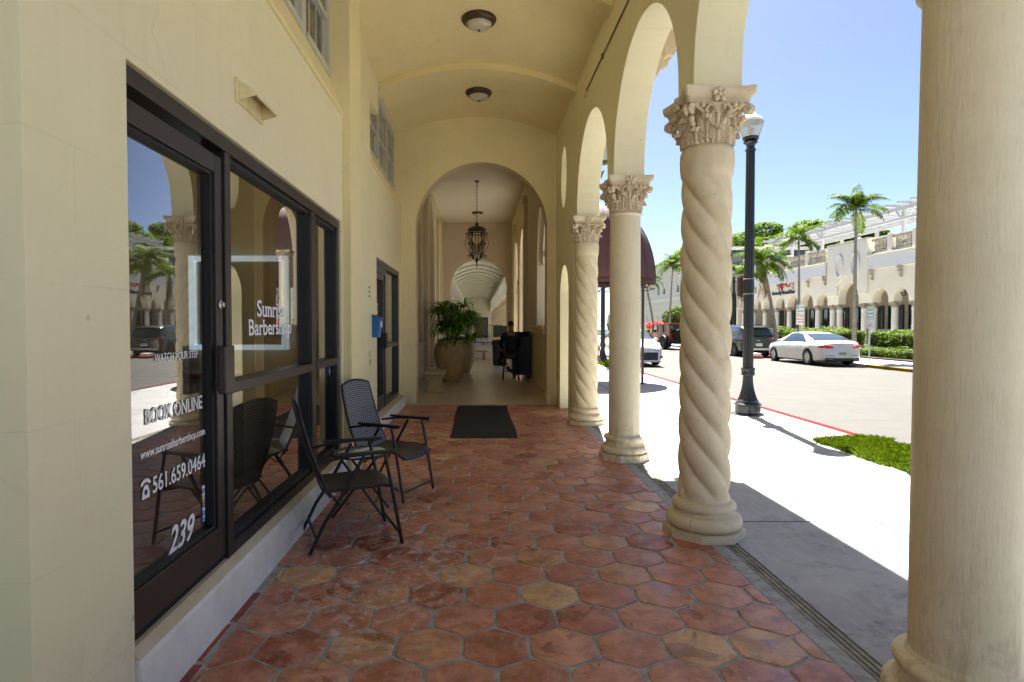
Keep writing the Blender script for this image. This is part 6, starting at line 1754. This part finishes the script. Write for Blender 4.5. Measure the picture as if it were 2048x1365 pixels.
def coupe():
    P = dict(L=4.94, x0=-2.42, W=1.89, wr=.345, axles=(-1.42, 1.52), rim=M_rim, spokes=20, paint=paint('pearl_white_paint', (.74, .72, .66)), tumble=.70,
        top=[(-2.42, .72), (-2.37, .92), (-2.15, .995), (-1.75, 1.07), (-1.3, 1.215), (-.9, 1.33), (-.2, 1.415), (.4, 1.39), (1.15, 1.10), (1.35, 1.00), (2.0, .88), (2.40, .70), (2.52, .55)],
        belt=[(-2.42, .70), (-2.36, .90), (-1.9, .96), (-.9, .96), (.4, .93), (1.2, .90), (2.0, .82), (2.40, .66), (2.52, .52)],
        hw=[(-2.42, .62), (-2.36, .76), (-2.15, .87), (-1.5, .935), (0, .93), (1.3, .93), (2.0, .87), (2.35, .74), (2.52, .55)],
        bot=[(-2.42, .34), (-2.3, .24), (-1.9, .18), (1.9, .17), (2.4, .20), (2.52, .26)])
    def ex(t, patch, surf):
        patch('side_window', M_carglass, 0, 0, 7.15, 9.0, xq=lambda v: (-1.30+.62*v, .92-.62*v))
        patch('rear_window', M_carglass, 0, 0, 9.6, 12, xq=lambda v: (-1.86+.10*(1-v), -.86+.06*(1-v)))
        patch('windscreen', M_carglass, 0, 0, 9.6, 12, xq=lambda v: (.52, 1.18-.05*(1-v)))
        patch('door_seam', M_trim, .35, .362, 2.2, 7.1, off=.002, nu=1); patch('door_seam', M_trim, -.62, -.608, 2.2, 7.1, off=.002, nu=1); patch('door_seam', M_trim, 1.18, 1.19, 2.2, 6.6, off=.002, nu=1)
        for s in (-1, 1):
            m = MB(); m.add([(-2.36, s*.30, .80), (-2.10, s*.885, .85), (-2.02, s*.905, .80), (-2.25, s*.865, .745), (-2.37, s*.60, .745), (-2.37, s*.30, .79)], [(0, 1, 2, 3, 4, 5)])
            def fl(v): return v
            m = MB(); m.M = Matrix.Translation((-2.335, s*.66, .815)) @ Matrix.Rotation(s*R(-30), 4, 'Z') @ Matrix.Rotation(s*R(3), 4, 'X'); m.ball((0, 0, 0), .30, 20, 10, sq=(.26, 1, .24)); m.build('tail_lamp', M_tail, t, smooth=60)
            m = MB(); m.tube([(-2.40, s*.42, .30), (-2.395, s*.62, .30)], [.045, .045], 8); m.build('exhaust', M_chrome, t, smooth=30)
            m = MB(); m.tube([(2.36, s*.50, .62), (2.22, s*.78, .66), (2.05, s*.86, .68)], [.03, .045, .02], 8); m.build('headlamp', M_head, t, smooth=60)
            m = MB(); m.ball((.80, s*.99, 1.0), .10, 12, 8, sq=(.6, 1, .65)); m.tube([(.82, s*.88, .95), (.80, s*.95, .97)], .02, 6); m.build('mirror', MATS['pearl_white_paint'], t, smooth=60)
            for x in (.02, -.95):
                m = MB(); m.tube([(x-.09, s*.945, .80), (x+.09, s*.948, .80)], .013, 6); m.build('handle', M_chrome, t, smooth=60)
            m = MB(); m.box(-2.42, -2.395, s*.50-.16, s*.50+.16, .44, .46); m.build('reflector', M_tail, t)
        m = MB(); m.box(-2.432, -2.36, -.70, .70, .22, .36); m.build('diffuser', M_trim, t, bevel=.03)
        m = MB(); m.box(-2.438, -2.41, -.16, .16, .47, .60); m.build('number_plate', M_plate, t, bevel=.004)
        text_mesh('LZ4 R18', 'plate_lettering', M_trim, t, -.13, .13, .535, .07, -2.440, facing='-x')
        m = MB(); m.tube([(-2.41, .055*math.cos(R(20*k)), .76+.055*math.sin(R(20*k))) for k in range(18)], .006, 5, closed=True)
        for k in range(3): m.tube([(-2.41, 0, .76), (-2.41, .052*math.cos(R(90+120*k)), .76+.052*math.sin(R(90+120*k)))], .005, 5)
        m.build('badge', M_chrome, t, smooth=60)
    P['extra'] = ex; return P
def suv(): 
    pn = paint('black_blue_paint', (.006, .010, .018), .0)
    P = dict(L=4.75, x0=-2.38, W=1.93, wr=.37, axles=(-1.45, 1.42), rim=M_rimd, spokes=8, paint=pn, tumble=.80,
        top=[(-2.38, 1.02), (-2.28, 1.12), (-2.02, 1.58), (-1.7, 1.66), (-.2, 1.70), (.5, 1.62), (1.25, 1.15), (1.5, 1.08), (2.1, .98), (2.34, .82), (2.37, .70)],
        belt=[(-2.38, 1.0), (-2.2, 1.08), (-1.2, 1.07), (.8, 1.03), (1.4, 1.02), (2.1, .93), (2.34, .78), (2.37, .66)],
        hw=[(-2.38, .78), (-2.25, .89), (-1.5, .955), (1.3, .955), (2.1, .88), (2.37, .68)],
        bot=[(-2.38, .40), (-2.2, .28), (2.1, .26), (2.37, .34)])
    def ex(t, patch, surf):
        patch('side_window', M_carglass, 0, 0, 7.15, 9.0, xq=lambda v: (-1.95+.20*v, 1.05-.55*v))
        patch('rear_window', M_carglass, 0, 0, 9.4, 12, xq=lambda v: (-2.24, -2.06))
        patch('windscreen', M_carglass, 0, 0, 9.6, 12, xq=lambda v: (.60, 1.22))
        patch('chrome_strip', M_chrome, -1.98, 1.0, 9.0, 9.12, off=.008, nv=1, nu=20)
        patch('door_seam', M_trim, .40, .41, 2.2, 7.1, off=.002, nu=1); patch('door_seam', M_trim, -.65, -.64, 2.2, 7.1, off=.002, nu=1)
        for s in (-1, 1):
            m = MB(); m.tube([(-2.37, s*.50, .98), (-2.34, s*.72, 1.0), (-2.20, s*.90, .98)], [.03, .055, .02], 8); m.build('tail_lamp', M_tail, t, smooth=60)
            m = MB(); m.tube([(2.25, s*.55, .80), (2.10, s*.82, .84)], [.05, .04], 8); m.build('headlamp', M_head, t, smooth=60)
            m = MB(); m.ball((.85, s*1.03, 1.12), .11, 12, 8, sq=(.6, 1, .75)); m.build('mirror', pn, t, smooth=60)
            m = MB(); m.tube([(-1.8, s*.70, 1.70), (.2, s*.72, 1.73)], .015, 6); m.build('roof_rail', M_trim, t, smooth=60)
        m = MB(); m.box(-2.44, -2.32, -.78, .78, .36, .50); m.build('rear_bumper', simple('silver_skid', (.5, .47, .42), .35, .5), t, bevel=.03)
        m = MB(); m.box(-2.43, -2.385, -.17, .17, .60, .74); m.build('number_plate', M_white, t, bevel=.004)
        text_mesh('NWJ 7QP', 'plate_lettering', M_trim, t, -.14, .14, .67, .07, -2.4335, facing='-x')
        m = MB(); m.plate([[(-2.02, 1.62), (-2.22, 1.60), (-2.22, 1.57), (-2.0, 1.58)]], 'y', -.66, .66); m.build('spoiler', pn, t)
        m = MB(); m.box(-2.40, -2.372, -.08, .08, .86, .93); m.build('badge', M_chrome, t, bevel=.01)
    P['extra'] = ex; return P
def sedan(nm_='white_sedan_paint'):
    pn = MATS.get(nm_) or paint(nm_, (.76, .78, .80))
    P = dict(L=4.88, x0=-2.44, W=1.86, wr=.335, axles=(-1.40, 1.43), rim=M_rim, spokes=10, paint=pn, tumble=.76,
        top=[(-2.44, .80), (-2.3, 1.04), (-1.8, 1.10), (-.9, 1.38), (-.2, 1.45), (.35, 1.40), (1.10, 1.06), (1.35, 1.0), (2.0, .90), (2.36, .76), (2.44, .62)],
        belt=[(-2.44, .78), (-2.3, 1.0), (-.9, .98), (.8, .94), (1.35, .92), (2.0, .84), (2.36, .70), (2.44, .58)],
        hw=[(-2.44, .70), (-2.3, .84), (-1.5, .925), (1.3, .925), (2.0, .89), (2.34, .80), (2.44, .66)],
        bot=[(-2.44, .36), (-2.2, .22), (2.1, .18), (2.44, .22)])
    def ex(t, patch, surf):
        patch('side_window', M_carglass, 0, 0, 7.15, 9.0, xq=lambda v: (-1.60+.65*v, .88-.60*v))
        patch('windscreen', M_carglass, 0, 0, 9.5, 12, xq=lambda v: (.42, 1.12))
        patch('rear_window', M_carglass, 0, 0, 9.6, 12, xq=lambda v: (-1.72, -.98))
        patch('door_seam', M_trim, .40, .41, 2.2, 7.1, off=.002, nu=1); patch('door_seam', M_trim, -.60, -.59, 2.2, 7.1, off=.002, nu=1)
        m = MB(); m.box(2.40, 2.462, -.62, .62, .26, .56); m.build('grille', M_trim, t, bevel=.04)
        m = MB(); m.box(2.42, 2.472, -.66, .66, .575, .615); m.build('chrome_bar', M_chrome, t, bevel=.012)
        m = MB(); m.box(2.474, 2.486, -.065, -.045, .53, .66); m.box(2.474, 2.486, .045, .065, .53, .66); m.box(2.474, 2.486, -.044, .044, .585, .605); m.build('badge', M_chrome, t)
        m = MB(); 
        for k in range(5): m.box(2.4625, 2.466, -.58, .58, .30+k*.05, .308+k*.05)
        m.build('grille_slats', M_rimd, t)
        m = MB(); m.box(2.40, 2.45, -.75, .75, .175, .235); m.build('lower_lip', pn, t, bevel=.02)
        for s in (-1, 1):
            m = MB(); m.tube([(2.44, s*.60, .655), (2.34, s*.76, .69), (2.08, s*.885, .73)], [.035, .055, .02], 8); m.build('headlamp', M_head, t, smooth=60)
            m = MB(); m.tube([(2.38, s*.70, .36), (2.28, s*.80, .38)], [.045, .06], 8); m.build('fog_lamp', M_trim, t, smooth=60)
            m = MB(); m.ball((.80, s*1.0, 1.02), .11, 12, 8, sq=(.6, 1, .65)); m.build('mirror', pn, t, smooth=60)
            m = MB(); m.tube([(-2.40, s*.50, .90), (-2.25, s*.85, .92)], [.05, .03], 8); m.build('tail_lamp', M_tail, t, smooth=60)
    P['extra'] = ex; return P
def jeep():
    t = thing('offroad_pickup', 'red off road car with black wheel flares near the far kerb', 'off road car', group='cars on the road')
    pn = paint('red_paint', (.30, .008, .010))
    m = MB(); m.plate([[(-2.1, .62), (-2.1, 1.16), (-.02, 1.16), (1.0, 1.16), (1.02, 1.22), (1.15, 1.22), (2.2, 1.12), (2.2, .62)]], 'y', -.74, .74); body = m.build('body', pn, t, bevel=.04)
    m = MB(); 
    for a, b in ((-2.05, -1.9), (-.95, -.85), (.0, .1), (.85, .97)): 
        for s in (-1, 1): m.plate([[(a, 1.161), (b, 1.161), (b-(.12 if a > .5 else 0), 1.72), (a-(.12 if a > .5 else 0), 1.72)]], 'y', s*.66-.04*s, s*.70)
    m.plate([[(-2.05, 1.721), (.88, 1.721), (.80, 1.80), (-2.0, 1.82)]], 'y', -.70, .70); m.build('cabin_frame', pn, t, bevel=.015)
    m = MB(); m.box(-2.04, .86, -.645, .645, 1.17, 1.715); m.build('cabin_glass', M_carglass, t, bevel=.02)
    for s in (-1, 1):
        for wx in (-1.45, 1.50):
            m = MB(); pr = arc(wx, .42, .60, 165, 15, 12, .58) + arc(wx, .42, .48, 15, 165, 12, .47); m.plate([pr], 'y', s*.72, s*.94); m.build('wheel_flare', M_trim, t, bevel=.015)
            wheel(t, wx, s*.80, .42, .27, M_rimd, s, 6)
        m = MB(); m.box(-.95, .95, s*.74, s*.86, .52, .60); m.build('side_step', M_trim, t, bevel=.02)
        m = MB(); m.box(-2.13, -2.095, s*.60-.07, s*.60+.07, .95, 1.10); m.build('tail_lamp', M_tail, t, bevel=.01)
        m = MB(); m.box(.95, 1.05, s*.80, s*1.0, 1.18, 1.36); m.build('mirror', M_trim, t, bevel=.02)
        m = MB(); m.M = Matrix.Translation((2.2, s*.52, .98)) @ Matrix.Rotation(R(90), 4, 'Y'); m.lathe([(.0001, .0), (.10, .0), (.10, .03), (.0001, .045)], 16); m.build('headlamp', M_head, t, smooth=40)
        m = MB()
        for x in (-.45, .45): m.box(x, x+.012, s*.7405, s*.745, .66, 1.14)
        m.build('door_seam', M_trim, t)
    m = MB(); m.box(-2.32, -2.11, -.80, .80, .55, .70); m.build('rear_bumper', M_trim, t, bevel=.03)
    m = MB(); m.box(2.21, 2.42, -.80, .80, .55, .70); m.build('front_bumper', M_trim, t, bevel=.03)
    m = MB(); m.M = Matrix.Translation((-2.24, .08, 1.02)) @ Matrix.Rotation(R(-90), 4, 'Y'); m.lathe([(.22, -.10), (.38, -.10), (.40, -.07), (.40, .07), (.38, .10), (.22, .10)], 28); m.build('spare_wheel', M_tyre, t, smooth=35)
    m = MB(); m.box(-2.1, 2.1, -.5, .5, .42, .619); m.build('chassis', M_trim, t)
    return t
ZR = -.119
# positions: heading measured from +x; cars across the road point away from us (+y)
c1 = make_car('parked_car', 'pearl white four door coupe parked across the road, seen from behind', 'car', coupe()); c1.location = (15.0, 27.25, ZR-.093); c1.rotation_euler = (0, 0, R(90))
c2 = make_car('parked_car', 'black blue sport utility car parked ahead of the white coupe', 'car', suv()); c2.location = (14.9, 34.4, ZR-.093); c2.rotation_euler = (0, 0, R(90))
c3 = make_car('oncoming_car', 'white saloon car facing us at the near kerb beside the smooth column', 'car', sedan()); c3.location = (6.42, 26.0, ZR-.008); c3.rotation_euler = (0, 0, R(-90))
c4 = copy_tree(c3); c4.location = (6.45, 33.6, ZR); c4['label'] = 'white saloon car farther back in the near lane, a sliver between two columns'
c5 = copy_tree(c3); c5.location = (6.5, 41.5, ZR); c5['label'] = 'third white car far down the near kerb beyond the other two'
j = jeep(); j.location = (13.6, 43.6, ZR-.08); j.rotation_euler = (0, 0, R(97))
# red and white kerb blocks behind the cars
M_cone = simple('red_white_block', (.35, .03, .02), .6)
for i, (x, y) in enumerate(((15.3, 31.0), (14.3, 31.2))):
    t = thing('barrier_block', ['low red and white kerb block nearer the white car', 'low red and white kerb block under the tail of the black car'][i], 'barrier block', (x, y, ZR-.085), group='red and white kerb blocks')
    MB().box(-.25, .25, -.45, .45, 0, .14).build('base', M_cone, t, bevel=.03); MB().box(-.18, .18, -.35, .35, .141, .26).build('top', M_white, t, bevel=.03)
# ================================================================ SIGNS ON THE FAR PAVEMENT
M_sgw = simple('sign_white', (.74, .76, .74), .4); M_sgg = simple('sign_green', (.03, .22, .10), .4); M_sgr = simple('sign_red', (.65, .10, .08), .4); M_sgm = simple('galvanised_post', (.5, .5, .48), .45, .5)
t = thing('parking_sign', 'white parking sign with small arrow plate on a post right of the white coupe', 'sign', (16.2, 25.0, -.099))
m = MB(); m.box(-.025, .025, -.02, .02, 0, 2.35); m.build('post', M_sgm, t)
m = MB(); m.box(-.15, .15, -.032, -.022, 1.78, 2.36); p1 = m.build('panel', M_sgw, t, bevel=.008)
m = MB(); m.box(-.135, .135, -.0335, -.0322, 1.83, 1.845).box(-.135, .135, -.0335, -.0322, 2.305, 2.32).box(-.135, -.12, -.0335, -.0322, 1.846, 2.304).box(.12, .135, -.0335, -.0322, 1.846, 2.304); m.build('border', M_sgg, p1)
for s_, z_ in (('RESIDENT', 2.23), ('PARKING', 2.07), ('ONLY', 1.92)): text_mesh(s_, 'lettering', M_sgg, p1, -.11, .11, z_, .085, -.0335, facing='-y', bold=.02)
m = MB(); m.box(-.15, .15, -.032, -.022, 1.45, 1.75); p2 = m.build('arrow_panel', simple('sign_pink_white', (.70, .62, .64), .4), t, bevel=.008)
m = MB(); m.add([(-.10, -.034, 1.56), (-.03, -.034, 1.61), (-.035, -.034, 1.58), (.08, -.034, 1.66), (.085, -.034, 1.645), (-.03, -.034, 1.565), (-.03, -.034, 1.545)], [(0, 1, 2, 3, 4, 5, 6)]); m.build('arrow', M_trim, p2)
t = thing('parking_sign', 'green over red parking sign on a thin post before the slim palm trunk', 'sign', (16.3, 30.6, -.099), group='parking signs'); 
m = MB(); m.box(-.025, .025, -.02, .02, 0, 2.6); m.build('post', M_sgm, t)
m = MB(); m.box(-.20, .20, -.032, -.022, 2.18, 2.62); p1 = m.build('panel', M_sgw, t, bevel=.008)
m = MB(); m.box(-.19, -.09, -.0335, -.0322, 2.42, 2.60); m.build('green_square', M_sgg, p1); text_mesh('P', 'lettering', M_sgw, p1, -.165, -.115, 2.51, .12, -.0345, facing='-y', bold=.02); text_mesh('2 HOUR', 'lettering', M_sgg, p1, -.07, .17, 2.50, .09, -.0335, facing='-y', bold=.02); text_mesh('PARKING', 'lettering', M_sgg, p1, -.17, .17, 2.30, .09, -.0335, facing='-y', bold=.02)
m = MB(); m.box(-.20, .20, -.032, -.022, 1.62, 2.15); p2 = m.build('panel', M_sgw, t, bevel=.008)
for s_, z_ in (('NO PARKING', 2.06), ('MON-FRI', 1.90), ('7AM-6PM', 1.75)): text_mesh(s_, 'lettering', M_sgr, p2, -.17, .17, z_, .10, -.0335, facing='-y', bold=.03)
t = thing('street_sign', 'small white street sign on a thin post far off under the awning gap', 'sign', (8.9+5.5, 66, .001))
MB().box(-.04, .04, -.04, .04, 0, 2.6).build('post', M_sgm, t); MB().box(-.25, .25, -.06, -.045, 1.8, 2.6).build('panel', M_sgw, t)
